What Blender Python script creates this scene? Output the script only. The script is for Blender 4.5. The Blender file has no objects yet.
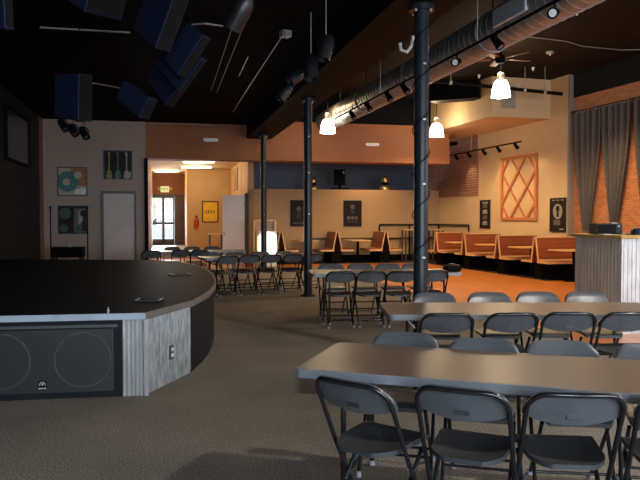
import bpy, bmesh, math, random
from mathutils import Vector, Matrix
random.seed(7)
PI = math.pi
sc = bpy.context.scene
COL = sc.collection

# ------------------------------------------------------------------ camera maths
H = 1.55                      # eye height
F = 690.0                     # focal length in pixels of a 640 wide frame
PITCH = math.atan(23 / F)     # looking slightly down
YAW = math.radians(12.84)     # the room is turned against the view
_c, _s = math.cos(YAW), math.sin(YAW)


def RM(u, v, z=0.0):
    """room coordinates (u across, v along the pillars) -> world"""
    return Vector((u * _c - v * _s, u * _s + v * _c, z))


def ray(px, py):
    x = (px - 320) / F
    y = -(py - 240) / F
    cp, sp = math.cos(PITCH), math.sin(PITCH)
    return Vector((x, cp + y * sp, y * cp - sp))


def P(px, py, Y):
    d = ray(px, py)
    return Vector((0, 0, H)) + d * (Y / d.y)


def G(px, py, h=0.0):
    d = ray(px, py)
    return Vector((0, 0, H)) + d * ((h - H) / d.z)


def PX(px, Y, z=0.0):
    return Vector(((px - 320) / F * Y, Y, z))


# ------------------------------------------------------------------ materials
MATS = {}


def nt(m):
    m.use_nodes = True
    return m.node_tree.nodes, m.node_tree.links


def mat(name, col, rough=0.6, metal=0.0, spec=0.5, var=0.0, scale=8.0, bump=0.0, bscale=60.0,
        coat=0.0, emit=None, estr=0.0, stretch=None):
    if name in MATS:
        return MATS[name]
    m = bpy.data.materials.new(name)
    n, l = nt(m)
    b = n['Principled BSDF']
    b.inputs['Base Color'].default_value = (*col, 1)
    b.inputs['Roughness'].default_value = rough
    b.inputs['Metallic'].default_value = metal
    b.inputs['Specular IOR Level'].default_value = spec
    b.inputs['Coat Weight'].default_value = coat
    if emit:
        b.inputs['Emission Color'].default_value = (*emit, 1)
        b.inputs['Emission Strength'].default_value = estr
    tc = n.new('ShaderNodeTexCoord')
    vec = tc.outputs['Object']
    if stretch:
        mp = n.new('ShaderNodeMapping')
        mp.inputs['Scale'].default_value = stretch
        l.new(vec, mp.inputs['Vector'])
        vec = mp.outputs['Vector']
    no = n.new('ShaderNodeTexNoise')
    no.inputs['Scale'].default_value = scale
    no.inputs['Detail'].default_value = 5
    l.new(vec, no.inputs['Vector'])
    rp = n.new('ShaderNodeValToRGB')
    v = max(var, 0.04)
    rp.color_ramp.elements[0].position = 0.3
    rp.color_ramp.elements[1].position = 0.7
    rp.color_ramp.elements[0].color = (*[max(0, c * (1 - v)) for c in col], 1)
    rp.color_ramp.elements[1].color = (*[min(1, c * (1 + v)) for c in col], 1)
    l.new(no.outputs['Fac'], rp.inputs['Fac'])
    l.new(rp.outputs['Color'], b.inputs['Base Color'])
    if bump > 0:
        n2 = n.new('ShaderNodeTexNoise')
        n2.inputs['Scale'].default_value = bscale
        n2.inputs['Detail'].default_value = 4
        l.new(vec, n2.inputs['Vector'])
        bp = n.new('ShaderNodeBump')
        bp.inputs['Strength'].default_value = bump
        bp.inputs['Distance'].default_value = 0.01
        l.new(n2.outputs['Fac'], bp.inputs['Height'])
        l.new(bp.outputs['Normal'], b.inputs['Normal'])
    MATS[name] = m
    return m


def brick_mat(name, c1, c2, mortar, scale=1.0, axes='xz'):
    m = bpy.data.materials.new(name)
    n, l = nt(m)
    b = n['Principled BSDF']
    b.inputs['Roughness'].default_value = 0.85
    tc = n.new('ShaderNodeTexCoord')
    sx = n.new('ShaderNodeSeparateXYZ')
    cx = n.new('ShaderNodeCombineXYZ')
    l.new(tc.outputs['Object'], sx.inputs[0])
    l.new(sx.outputs['X' if axes[0] == 'x' else 'Y'], cx.inputs['X'])
    l.new(sx.outputs['Z'], cx.inputs['Y'])
    bt = n.new('ShaderNodeTexBrick')
    bt.inputs['Scale'].default_value = 1.0
    bt.inputs['Brick Width'].default_value = 0.23 * scale
    bt.inputs['Row Height'].default_value = 0.085 * scale
    bt.inputs['Mortar Size'].default_value = 0.011
    bt.inputs['Mortar Smooth'].default_value = 0.3
    bt.inputs['Color1'].default_value = (*c1, 1)
    bt.inputs['Color2'].default_value = (*c2, 1)
    bt.inputs['Mortar'].default_value = (*mortar, 1)
    l.new(cx.outputs[0], bt.inputs['Vector'])
    no = n.new('ShaderNodeTexNoise')
    no.inputs['Scale'].default_value = 3.0
    l.new(tc.outputs['Object'], no.inputs['Vector'])
    mx = n.new('ShaderNodeMix')
    mx.data_type = 'RGBA'
    mx.blend_type = 'MULTIPLY'
    mx.inputs['Factor'].default_value = 0.6
    l.new(bt.outputs['Color'], mx.inputs['A'])
    l.new(no.outputs['Color'], mx.inputs['B'])
    l.new(bt.outputs['Color'], b.inputs['Base Color'])
    bp = n.new('ShaderNodeBump')
    bp.inputs['Strength'].default_value = 0.7
    bp.inputs['Distance'].default_value = 0.01
    bp.invert = True
    l.new(bt.outputs['Fac'], bp.inputs['Height'])
    l.new(bp.outputs['Normal'], b.inputs['Normal'])
    MATS[name] = m
    return m


def plank_mat(name, c1, c2, gap, width=0.09, length=1.4, rough=0.35, coat=0.0, axes='yx', spec=0.5):
    """wood boards; axes = the object axes along and across the boards"""
    m = bpy.data.materials.new(name)
    n, l = nt(m)
    b = n['Principled BSDF']
    b.inputs['Roughness'].default_value = rough
    b.inputs['Coat Weight'].default_value = coat
    b.inputs['Specular IOR Level'].default_value = spec
    tc = n.new('ShaderNodeTexCoord')
    sx = n.new('ShaderNodeSeparateXYZ')
    cx = n.new('ShaderNodeCombineXYZ')
    l.new(tc.outputs['Object'], sx.inputs[0])
    l.new(sx.outputs[axes[0].upper()], cx.inputs['X'])
    l.new(sx.outputs[axes[1].upper()], cx.inputs['Y'])
    bt = n.new('ShaderNodeTexBrick')
    bt.inputs['Scale'].default_value = 1.0
    bt.inputs['Brick Width'].default_value = length
    bt.inputs['Row Height'].default_value = width
    bt.inputs['Mortar Size'].default_value = 0.004
    bt.inputs['Color1'].default_value = (*c1, 1)
    bt.inputs['Color2'].default_value = (*c2, 1)
    bt.inputs['Mortar'].default_value = (*gap, 1)
    l.new(cx.outputs[0], bt.inputs['Vector'])
    mp = n.new('ShaderNodeMapping')
    mp.inputs['Scale'].default_value = (1.2, 22, 1)
    l.new(cx.outputs[0], mp.inputs['Vector'])
    no = n.new('ShaderNodeTexNoise')
    no.inputs['Scale'].default_value = 2.0
    no.inputs['Detail'].default_value = 6
    l.new(mp.outputs[0], no.inputs['Vector'])
    rp = n.new('ShaderNodeValToRGB')
    rp.color_ramp.elements[0].color = (0.62, 0.62, 0.62, 1)
    rp.color_ramp.elements[1].color = (1.25, 1.25, 1.25, 1)
    l.new(no.outputs['Fac'], rp.inputs['Fac'])
    mx = n.new('ShaderNodeMix')
    mx.data_type = 'RGBA'
    mx.blend_type = 'MULTIPLY'
    mx.inputs['Factor'].default_value = 0.8
    l.new(bt.outputs['Color'], mx.inputs['A'])
    l.new(rp.outputs['Color'], mx.inputs['B'])
    l.new(mx.outputs['Result'], b.inputs['Base Color'])
    MATS[name] = m
    return m


def carpet_mat():
    m = bpy.data.materials.new('carpet')
    n, l = nt(m)
    b = n['Principled BSDF']
    b.inputs['Roughness'].default_value = 0.95
    b.inputs['Specular IOR Level'].default_value = 0.15
    tc = n.new('ShaderNodeTexCoord')
    a = n.new('ShaderNodeTexNoise')
    a.inputs['Scale'].default_value = 75
    a.inputs['Detail'].default_value = 3
    l.new(tc.outputs['Object'], a.inputs['Vector'])
    ra = n.new('ShaderNodeValToRGB')
    ra.color_ramp.elements[0].position = 0.32
    ra.color_ramp.elements[1].position = 0.68
    ra.color_ramp.elements[0].color = (0.095, 0.086, 0.075, 1)
    ra.color_ramp.elements[1].color = (0.30, 0.275, 0.24, 1)
    l.new(a.outputs['Fac'], ra.inputs['Fac'])
    c = n.new('ShaderNodeTexNoise')
    c.inputs['Scale'].default_value = 1.3
    c.inputs['Detail'].default_value = 6
    l.new(tc.outputs['Object'], c.inputs['Vector'])
    rc = n.new('ShaderNodeValToRGB')
    rc.color_ramp.elements[0].position = 0.3
    rc.color_ramp.elements[1].position = 0.7
    rc.color_ramp.elements[0].color = (0.82, 0.81, 0.8, 1)
    rc.color_ramp.elements[1].color = (1.1, 1.08, 1.05, 1)
    l.new(c.outputs['Fac'], rc.inputs['Fac'])
    mx = n.new('ShaderNodeMix')
    mx.data_type = 'RGBA'
    mx.blend_type = 'MULTIPLY'
    mx.inputs['Factor'].default_value = 1
    l.new(ra.outputs['Color'], mx.inputs['A'])
    l.new(rc.outputs['Color'], mx.inputs['B'])
    l.new(mx.outputs['Result'], b.inputs['Base Color'])
    bp = n.new('ShaderNodeBump')
    bp.inputs['Strength'].default_value = 0.6
    bp.inputs['Distance'].default_value = 0.01
    l.new(a.outputs['Fac'], bp.inputs['Height'])
    l.new(bp.outputs['Normal'], b.inputs['Normal'])
    return m


def grille_mat():
    """dark perforated steel: fine staggered dots"""
    m = bpy.data.materials.new('perforated_grille')
    n, l = nt(m)
    b = n['Principled BSDF']
    b.inputs['Roughness'].default_value = 0.5
    tc = n.new('ShaderNodeTexCoord')
    v = n.new('ShaderNodeTexVoronoi')
    v.inputs['Scale'].default_value = 32
    v.inputs['Randomness'].default_value = 0.0
    l.new(tc.outputs['Object'], v.inputs['Vector'])
    r = n.new('ShaderNodeValToRGB')
    r.color_ramp.elements[0].position = 0.25
    r.color_ramp.elements[1].position = 0.4
    r.color_ramp.elements[0].color = (0.006, 0.006, 0.007, 1)
    r.color_ramp.elements[1].color = (0.011, 0.012, 0.013, 1)
    l.new(v.outputs['Distance'], r.inputs['Fac'])
    l.new(r.outputs['Color'], b.inputs['Base Color'])
    return m


def glass_mat():
    m = bpy.data.materials.new('door_glass')
    n, l = nt(m)
    for x in list(n):
        if x.type == 'BSDF_PRINCIPLED':
            n.remove(x)
    out = n['Material Output']
    t = n.new('ShaderNodeBsdfTransparent')
    t.inputs['Color'].default_value = (0.93, 0.95, 0.95, 1)
    g = n.new('ShaderNodeBsdfGlossy')
    g.inputs['Roughness'].default_value = 0.02
    f = n.new('ShaderNodeFresnel')
    mx = n.new('ShaderNodeMixShader')
    l.new(f.outputs[0], mx.inputs[0])
    l.new(t.outputs[0], mx.inputs[1])
    l.new(g.outputs[0], mx.inputs[2])
    l.new(mx.outputs[0], out.inputs[0])
    return m


M_carpet = carpet_mat()
M_wood = plank_mat('orange_wood_floor', (0.72, 0.25, 0.06), (0.62, 0.20, 0.045), (0.22, 0.07, 0.02), 0.085, 1.3, 0.3, 0.15, 'yx')
M_deck = plank_mat('black_stage_deck', (0.008, 0.0105, 0.0135), (0.012, 0.015, 0.019), (0.003, 0.003, 0.004), 0.3, 6.0, 0.6, 0.0, 'xy', 0.06)
M_ceilwood = plank_mat('dark_board_ceiling', (0.017, 0.0125, 0.009), (0.0125, 0.009, 0.0065), (0.004, 0.003, 0.003), 0.28, 3.5, 0.8, 0.0, 'xy', 0.08)
M_black = mat('black_paint', (0.003, 0.003, 0.0035), 0.6, spec=0.06, var=0.2)
M_blackwall = mat('black_wall_paint', (0.010, 0.0115, 0.015), 0.6, spec=0.15, var=0.25, scale=3, bump=0.2, bscale=30)
M_blackceil = mat('black_ceiling_paint', (0.0035, 0.0035, 0.004), 0.9, spec=0.05, var=0.3)
M_column = mat('dark_blue_grey_enamel', (0.012, 0.016, 0.021), 0.32, spec=0.3, var=0.3, scale=5)
M_taupe = mat('taupe_wall_paint', (0.32, 0.24, 0.195), 0.75, var=0.04, scale=1.5)
M_tan = mat('tan_wall_paint', (0.44, 0.285, 0.14), 0.7, var=0.03, scale=1.5)
M_cream = mat('cream_wall_paint', (0.60, 0.44, 0.25), 0.7, var=0.03, scale=1.5)
M_orange = mat('ochre_wall_paint', (0.56, 0.36, 0.15), 0.7, var=0.03, scale=1.5)
M_brown = mat('brown_wall_paint', (0.27, 0.10, 0.036), 0.7, var=0.05, scale=2)
M_navywall = mat('navy_wall_paint', (0.06, 0.075, 0.125), 0.6, var=0.1)
M_entryceil = mat('cream_ceiling_paint', (0.62, 0.47, 0.30), 0.8)
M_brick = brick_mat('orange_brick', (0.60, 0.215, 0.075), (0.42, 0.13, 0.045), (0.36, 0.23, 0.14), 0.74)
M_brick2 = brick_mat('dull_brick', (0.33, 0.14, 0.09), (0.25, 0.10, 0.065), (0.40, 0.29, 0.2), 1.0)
M_doorgrey = mat('grey_painted_door', (0.42, 0.42, 0.43), 0.5, var=0.04)
M_darkframe = mat('dark_grey_door_frame', (0.06, 0.062, 0.068), 0.5)
M_chairp = mat('charcoal_plastic', (0.082, 0.088, 0.097), 0.32, spec=0.6, var=0.1, scale=10, bump=0.1, bscale=220)
M_tube = mat('black_steel_tube', (0.012, 0.012, 0.013), 0.22, spec=0.6)
M_rubber = mat('pale_plastic_foot', (0.3, 0.3, 0.31), 0.6)
M_label = mat('dark_moulded_plate', (0.028, 0.031, 0.036), 0.5)
M_laminate = mat('brown_laminate', (0.112, 0.081, 0.062), 0.34, var=0.12, scale=5, stretch=(1, 9, 1))
M_edge = mat('grey_table_edging', (0.21, 0.23, 0.26), 0.35, var=0.1)
M_steel = mat('galvanized_steel', (0.5, 0.5, 0.5), 0.45, metal=0.4, var=0.18, scale=14, stretch=(1, 1, 0.25))
M_trimsteel = mat('blue_grey_metal_edging', (0.33, 0.39, 0.45), 0.45, metal=0.0, var=0.1)
M_duct = mat('galvanized_duct', (0.27, 0.28, 0.29), 0.4, metal=0.5, var=0.2, scale=6)
M_grille = grille_mat()
M_ring = mat('grey_woofer_ring', (0.055, 0.058, 0.062), 0.4)
M_navy = mat('navy_speaker_paint', (0.010, 0.014, 0.038), 0.6, spec=0.2, var=0.12, scale=20)
M_spkgrille = mat('dark_speaker_cloth', (0.011, 0.0105, 0.010), 0.85, spec=0.1, bump=0.4, bscale=200)
M_rod = mat('grey_conduit', (0.36, 0.35, 0.33), 0.4, metal=0.5)
M_white = mat('white_plastic', (0.75, 0.74, 0.70), 0.4)
M_booth = plank_mat('red_brown_booth_boards', (0.30, 0.075, 0.022), (0.24, 0.057, 0.017), (0.08, 0.02, 0.01), 0.11, 4.0, 0.4, 0.1, 'xz')
M_ply = mat('pale_plywood_edge', (0.70, 0.43, 0.20), 0.5, var=0.1, scale=12)
M_topwood = mat('honey_wood_top', (0.72, 0.42, 0.17), 0.35, var=0.15, scale=6, stretch=(1, 8, 1))
M_lattice = mat('orange_stained_wood', (0.52, 0.18, 0.055), 0.5, var=0.15, scale=8)
M_peach = mat('peach_backing', (0.60, 0.43, 0.25), 0.7)
M_curtain = mat('grey_curtain_cloth', (0.085, 0.078, 0.075), 0.85, var=0.12, scale=20)
M_brass = mat('brass', (0.62, 0.45, 0.2), 0.3, metal=0.8)
M_glass = glass_mat()
M_lamp = mat('glowing_white_lamp', (0.95, 0.9, 0.8), 0.4, emit=(1.0, 0.86, 0.62), estr=25.0)
M_tubelight = mat('glowing_tube', (0.95, 0.93, 0.88), 0.4, emit=(1.0, 0.83, 0.6), estr=7.0)
M_exit = mat('lit_exit_face', (0.7, 0.75, 0.4), 0.5, emit=(0.75, 0.8, 0.38), estr=0.55)
M_exitgreen = mat('green_letters', (0.05, 0.35, 0.08), 0.5)
M_red = mat('red_enamel', (0.55, 0.03, 0.02), 0.3)


# ------------------------------------------------------------------ mesh builder
class MB:
    def __init__(s):
        s.bm = bmesh.new()
        s.mi = 0

    def _f(s, vs):
        try:
            f = s.bm.faces.new(vs)
            f.material_index = s.mi
            return f
        except ValueError:
            return None

    def box(s, x0, x1, y0, y1, z0, z1, bev=0.0, mtx=None):
        x0, x1 = min(x0, x1), max(x0, x1)
        y0, y1 = min(y0, y1), max(y0, y1)
        z0, z1 = min(z0, z1), max(z0, z1)
        t = bmesh.new()
        bmesh.ops.create_cube(t, size=1)
        for v in t.verts:
            v.co = Vector(((x0 + x1) / 2 + v.co.x * (x1 - x0), (y0 + y1) / 2 + v.co.y * (y1 - y0), (z0 + z1) / 2 + v.co.z * (z1 - z0)))
        if bev > 0:
            bmesh.ops.bevel(t, geom=list(t.edges), offset=bev, segments=2, affect='EDGES', profile=0.5)
        s.merge(t, mtx)
        return s

    def merge(s, t, mtx=None):
        mp = {}
        for v in t.verts:
            mp[v] = s.bm.verts.new(mtx @ v.co if mtx else v.co)
        for f in t.faces:
            s._f([mp[v] for v in f.verts])
        t.free()

    def tube(s, pts, r, n=8, caps=True, closed=False):
        pts = [Vector(p) for p in pts]
        k = len(pts)
        rr = r if isinstance(r, (list, tuple)) else [r] * k
        tang = []
        for i in range(k):
            if closed:
                d = (pts[(i + 1) % k] - pts[i]).normalized() + (pts[i] - pts[i - 1]).normalized()
            else:
                d = Vector((0, 0, 0))
                if i < k - 1:
                    d += (pts[i + 1] - pts[i]).normalized()
                if i > 0:
                    d += (pts[i] - pts[i - 1]).normalized()
            tang.append(d.normalized())
        a = Vector((0, 0, 1)) if abs(tang[0].z) < 0.9 else Vector((1, 0, 0))
        nrm = (a - tang[0] * a.dot(tang[0])).normalized()
        rings = []
        for i in range(k):
            if i:
                nrm = (nrm - tang[i] * nrm.dot(tang[i])).normalized()
            bi = tang[i].cross(nrm)
            rings.append([s.bm.verts.new(pts[i] + (nrm * math.cos(2 * PI * j / n) + bi * math.sin(2 * PI * j / n)) * rr[i]) for j in range(n)])
        for i in range(k if closed else k - 1):
            A, B = rings[i], rings[(i + 1) % k]
            for j in range(n):
                s._f([A[j], A[(j + 1) % n], B[(j + 1) % n], B[j]])
        if caps and not closed:
            s._f(list(reversed(rings[0])))
            s._f(rings[-1])
        return s

    def lathe(s, prof, n=20, mtx=None):
        """profile (radius, z) around z"""
        rings = []
        for r, z in prof:
            if r < 1e-6:
                p = Vector((0, 0, z))
                rings.append([s.bm.verts.new(mtx @ p if mtx else p)])
            else:
                ring = []
                for j in range(n):
                    p = Vector((r * math.cos(2 * PI * j / n), r * math.sin(2 * PI * j / n), z))
                    ring.append(s.bm.verts.new(mtx @ p if mtx else p))
                rings.append(ring)
        for A, B in zip(rings, rings[1:]):
            if len(A) == 1 and len(B) == 1:
                continue
            for j in range(n):
                if len(A) == 1:
                    s._f([A[0], B[(j + 1) % n], B[j]])
                elif len(B) == 1:
                    s._f([A[j], A[(j + 1) % n], B[0]])
                else:
                    s._f([A[j], A[(j + 1) % n], B[(j + 1) % n], B[j]])
        return s

    def prism(s, poly, z0, z1):
        a = [s.bm.verts.new((p[0], p[1], z0)) for p in poly]
        b = [s.bm.verts.new((p[0], p[1], z1)) for p in poly]
        s._f(list(reversed(a)))
        s._f(b)
        k = len(poly)
        for i in range(k):
            s._f([a[i], a[(i + 1) % k], b[(i + 1) % k], b[i]])
        return s

    def extr_x(s, prof, x0, x1):
        """profile in (y, z) extruded along x"""
        a = [s.bm.verts.new((x0, p[0], p[1])) for p in prof]
        b = [s.bm.verts.new((x1, p[0], p[1])) for p in prof]
        s._f(list(reversed(a)))
        s._f(b)
        k = len(prof)
        for i in range(k):
            s._f([a[i], a[(i + 1) % k], b[(i + 1) % k], b[i]])
        return s

    def plate(s, poly, y0, y1):
        """outline in (x, z) extruded along y"""
        a = [s.bm.verts.new((p[0], y0, p[1])) for p in poly]
        b = [s.bm.verts.new((p[0], y1, p[1])) for p in poly]
        s._f(a)
        s._f(list(reversed(b)))
        k = len(poly)
        for i in range(k):
            s._f([b[i], b[(i + 1) % k], a[(i + 1) % k], a[i]])
        return s

    def grid(s, fn, nu, nv, thick=None):
        """fn(u,v)->Vector; optional second surface offset by fn2 closes it"""
        V = [[s.bm.verts.new(fn(i / nu, j / nv)) for j in range(nv + 1)] for i in range(nu + 1)]
        for i in range(nu):
            for j in range(nv):
                s._f([V[i][j], V[i + 1][j], V[i + 1][j + 1], V[i][j + 1]])
        if thick is not None:
            W = [[s.bm.verts.new(fn(i / nu, j / nv) + thick) for j in range(nv + 1)] for i in range(nu + 1)]
            for i in range(nu):
                for j in range(nv):
                    s._f([W[i][j], W[i][j + 1], W[i + 1][j + 1], W[i + 1][j]])
            for i in range(nu):
                s._f([V[i][0], W[i][0], W[i + 1][0], V[i + 1][0]])
                s._f([V[i][nv], V[i + 1][nv], W[i + 1][nv], W[i][nv]])
            for j in range(nv):
                s._f([V[0][j], V[0][j + 1], W[0][j + 1], W[0][j]])
                s._f([V[nu][j], W[nu][j], W[nu][j + 1], V[nu][j + 1]])
        return s

    def build(s, name, m, parent=None, smooth=False, loc=None, rotz=0.0):
        bmesh.ops.recalc_face_normals(s.bm, faces=s.bm.faces)
        me = bpy.data.meshes.new(name)
        s.bm.to_mesh(me)
        s.bm.free()
        for x in (m if isinstance(m, (list, tuple)) else [m]):
            me.materials.append(x)
        if smooth:
            for p in me.polygons:
                p.use_smooth = True
            try:
                me.set_sharp_from_angle(angle=math.radians(40))
            except Exception:
                pass
        o = bpy.data.objects.new(name, me)
        COL.objects.link(o)
        if parent:
            o.parent = parent
        if loc is not None:
            o.location = loc
        o.rotation_euler.z = rotz
        return o


def tag(o, label=None, cat=None, group=None, kind=None):
    if label:
        o['label'] = label
    if cat:
        o['category'] = cat
    if group:
        o['group'] = group
    if kind:
        o['kind'] = kind
    return o


def empty(name, label, cat, loc=(0, 0, 0), rotz=0.0, group=None):
    o = bpy.data.objects.new(name, None)
    COL.objects.link(o)
    o.empty_display_size = 0.1
    o.location = loc
    o.rotation_euler.z = rotz
    return tag(o, label, cat, group)


def struct(name, mb, m, loc=None, rotz=0.0, parent=None, smooth=False):
    o = mb.build(name, m, parent, smooth, loc, rotz)
    if parent is None:
        o['kind'] = 'structure'
    return o


CHILD = {}


def reg_children():
    CHILD.clear()
    for o in bpy.data.objects:
        if o.parent:
            CHILD.setdefault(o.parent.name, []).append(o)


def dup(root, loc, rotz, label, group=None):
    r = root.copy()
    COL.objects.link(r)
    r.location = loc
    r.rotation_euler.z = rotz
    r['label'] = label
    if group:
        r['group'] = group
    for ch in CHILD.get(root.name, []):
        c = ch.copy()
        COL.objects.link(c)
        c.parent = r
        for g in CHILD.get(ch.name, []):
            d = g.copy()
            COL.objects.link(d)
            d.parent = c
    return r


# ================================================================== SETTING
UL, UR = -3.2, 12.5
VB, VDOOR = -5.0, 20.3
CL, CR = 4.25, 5.25          # left black ceiling, right board ceiling

# floors (room frame)
wood_edge_u = 5.02
o = struct('floor', MB().box(UL - 0.3, wood_edge_u, VB, 20.9, -0.1, 0), M_carpet, rotz=YAW)
o = struct('floor_wood', MB().box(wood_edge_u, UR + 4, VB, 20.9, -0.1, 0.004).box(UL - 0.3, UR + 4, 20.9, 26.5, -0.1, 0.004), M_wood, rotz=YAW)
struct('floor_entry', MB().box(-1.2, 2.9, 26.5, 36, -0.1, 0.22), mat('pale_entry_tile', (0.45, 0.38, 0.3), 0.3, var=0.1), rotz=YAW)

# left wall, black
struct('wall_left', MB().box(UL - 0.25, UL, VB, VDOOR - 0.6, 0, CL), M_blackwall, rotz=YAW)
struct('wall_left_brick', MB().box(-0.3, 0.3, -0.12, 0.12, 0, CL), brick_mat('shaded_brick', (0.28, 0.09, 0.05), (0.2, 0.07, 0.04), (0.2, 0.13, 0.09), 1.0, 'yz'),  # brick strip in a darker tone
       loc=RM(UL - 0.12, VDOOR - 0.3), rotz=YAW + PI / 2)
# wall behind the stage, with door
DW = YAW
struct('wall_stage_back', MB().box(UL - 0.25, -0.46, VDOOR, VDOOR + 0.2, 0, CL), M_taupe, rotz=YAW)
# rear wall behind the camera with assumed tall window openings
rw = MB()
wins = [(-1.6, 1.2), (2.4, 5.2), (6.4, 9.2)]
us = [UL - 0.25] + [x for w in wins for x in w] + [UR + 1.5]
for i in range(0, len(us), 2):
    rw.box(us[i], us[i + 1], VB - 0.2, VB, 0, CR)
for a, b in wins:
    rw.box(a, b, VB - 0.2, VB, 0, 0.5)
    rw.box(a, b, VB - 0.2, VB, 3.4, CR)
struct('wall_rear', rw, M_taupe, rotz=YAW)
# ceilings
struct('ceiling_left', MB().box(UL - 0.25, 2.45, VB, VDOOR + 0.2, CL, CL + 0.15), M_blackceil, rotz=YAW)
struct('ceiling_right', MB().box(2.3, UR + 4, VB, 27.5, CR, CR + 0.15), M_ceilwood, rotz=YAW)
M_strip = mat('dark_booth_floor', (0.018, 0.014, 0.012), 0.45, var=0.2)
# big black girder on the pillars
struct('beam', MB().box(2.42, 3.14, VB, VDOOR - 0.02, 3.85, CR), M_black, rotz=YAW)
# brown header above the entry and its black upper band
struct('wall_header', MB().box(-0.46, 8.8, VDOOR, VDOOR + 0.75, 3.22, 4.38), M_brown, rotz=YAW)
struct('wall_header_upper', MB().box(2.4, 8.8, VDOOR + 0.1, VDOOR + 0.7, 4.38, CR), M_black, rotz=YAW)
struct('ceiling_entry', MB().box(-0.7, 2.95, VDOOR + 0.75, 34.2, 3.6, 3.75), M_entryceil, rotz=YAW)
struct('ceiling_back', MB().box(2.95, 9.4, VDOOR + 0.75, 26, 3.9, 4.0), M_black, rotz=YAW)
# entry walls
struct('wall_entry_left', MB().box(-0.66, -0.46, VDOOR + 0.2, 34, 0, 3.7), M_brown, rotz=YAW)
struct('wall_entry_right', MB().box(2.83, 3.03, 23.45, 34, 0, 3.7), M_orange, rotz=YAW)
struct('wall_entry_back', MB().box(1.02, 2.85, 30.2, 30.4, 0, 3.7).box(1.02, 1.14, 30.4, 33.6, 0, 3.7), M_orange, rotz=YAW)
we = MB()
we.box(-0.5, 1.05, 33.6, 33.8, 2.62, 3.7)
struct('wall_entry_front', we, M_brown, rotz=YAW)
# tan partition at the back, navy wall beyond
VP_ = 23.45
struct('wall_partition', MB().box(2.83, 10.6, VP_, VP_ + 0.4, 0, 2.51), M_tan, rotz=YAW)
struct('wall_navy', MB().box(2.83, 10.6, 25.4, 25.6, 2.0, 4.0), M_navywall, rotz=YAW)
struct('trim_1', MB().box(4.9, 10.0, VP_ - 0.05, VP_ - 0.004, 0.76, 0.82), mat('dark_wood_rail', (0.06, 0.045, 0.035), 0.5), rotz=YAW)
struct('baseboard_back', MB().box(2.83, 10.0, VP_ - 0.03, VP_ - 0.002, 0.005, 0.22), M_black, rotz=YAW)

# right wall (splayed); local x runs away from the camera, local y into the room
WA = math.radians(106.86)
W0 = Vector((6.47, 18.0, 0))
wd, wn = Vector((math.cos(WA), math.sin(WA), 0)), Vector((-math.sin(WA), math.cos(WA), 0))


def WR(s, n=0.0, z=0.0):
    return W0 + wd * s + wn * n + Vector((0, 0, z))


def wall_s(px, n=0.0):
    """distance along the right wall seen at this pixel column"""
    t = (px - 320) / F
    o_ = W0 + wn * n
    return (t * o_.y - o_.x) / (wd.x - t * wd.y)


struct('wall_right', MB().box(0.05, 11.0, -0.45, 0, 0, CR), M_cream, loc=W0, rotz=WA)
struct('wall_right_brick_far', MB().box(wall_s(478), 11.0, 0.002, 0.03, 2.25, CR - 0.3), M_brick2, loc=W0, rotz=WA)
struct('wall_right_brick', MB().box(-26, 0.05, -0.45, -0.16, 0, 4.65), M_brick, loc=W0, rotz=WA)
struct('wall_right_upper', MB().box(-26, 0.05, -0.45, -0.12, 4.65, CR), M_blackwall, loc=W0, rotz=WA)
struct('trim_2', MB().box(0.0, 0.05, -0.16, 0.004, 0, CR - 0.02), mat('grey_corner_trim', (0.24, 0.2, 0.17), 0.6), loc=W0, rotz=WA)
# bulkhead box high on the right wall
sb = wall_s(549)
bk = struct('wall_bulkhead', MB().box(sb, sb + 6.0, 0.0, 1.80, 4.2, CR), M_cream, loc=W0, rotz=WA)

# wooden door by the stage
dc = RM(0, VDOOR)


def on_door_wall(px, off=0.0):
    """u coordinate on the wall behind the stage under a pixel column"""
    t = (px - 320) / F
    v = VDOOR - off
    return v * (t * _c + _s) / (_c - t * _s)


u0, u1 = on_door_wall(101.5), on_door_wall(136.5)
d1 = empty('door_1', 'grey flush door in dark frame beside the stage, closed', 'door')
d1['kind'] = 'structure'
d1.rotation_euler.z = YAW
zt = 2.28
MB().box(u0, u0 + 0.06, VDOOR - 0.05, VDOOR - 0.002, 0, zt).box(u1 - 0.06, u1, VDOOR - 0.05, VDOOR - 0.002, 0, zt).box(u0 + 0.06, u1 - 0.06, VDOOR - 0.05, VDOOR - 0.002, zt - 0.07, zt).build('door_frame', M_darkframe, d1)
MB().box(u0 + 0.065, u1 - 0.065, VDOOR - 0.035, VDOOR - 0.002, 0.01, zt - 0.075).build('door_leaf', mat('pale_grey_door', (0.44, 0.375, 0.345), 0.5, var=0.05, scale=3), d1)
MB().lathe([(0, 0), (0.028, 0.0), (0.034, 0.02), (0.02, 0.04), (0.012, 0.06), (0.012, 0.075)], 12,
           Matrix.Translation((u0 + 0.14, VDOOR - 0.11, 1.0)) @ Matrix.Rotation(-PI / 2, 4, 'X')).build('door_knob', M_rod, d1, True)
for hz in (0.35, 1.1, 1.9):
    MB().box(u1 - 0.075, u1 - 0.055, VDOOR - 0.055, VDOOR - 0.03, hz, hz + 0.1).build('hinge', M_rod, d1)

# black posts at the mouth of the entry
struct('trim_3', MB().box(-0.5, -0.40, VDOOR - 0.06, VDOOR + 0.04, 0, 3.22), M_black, rotz=YAW)

# glazed entrance doors
d2 = empty('door_2', 'glazed double entrance doors in dark frames under the exit sign', 'door')
d2['kind'] = 'structure'
d2.rotation_euler.z = YAW
vd = 33.6
fb = 0.22


def on_v(px, v):
    t = (px - 320) / F
    return v * (t * _c + _s) / (_c - t * _s)


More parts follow.
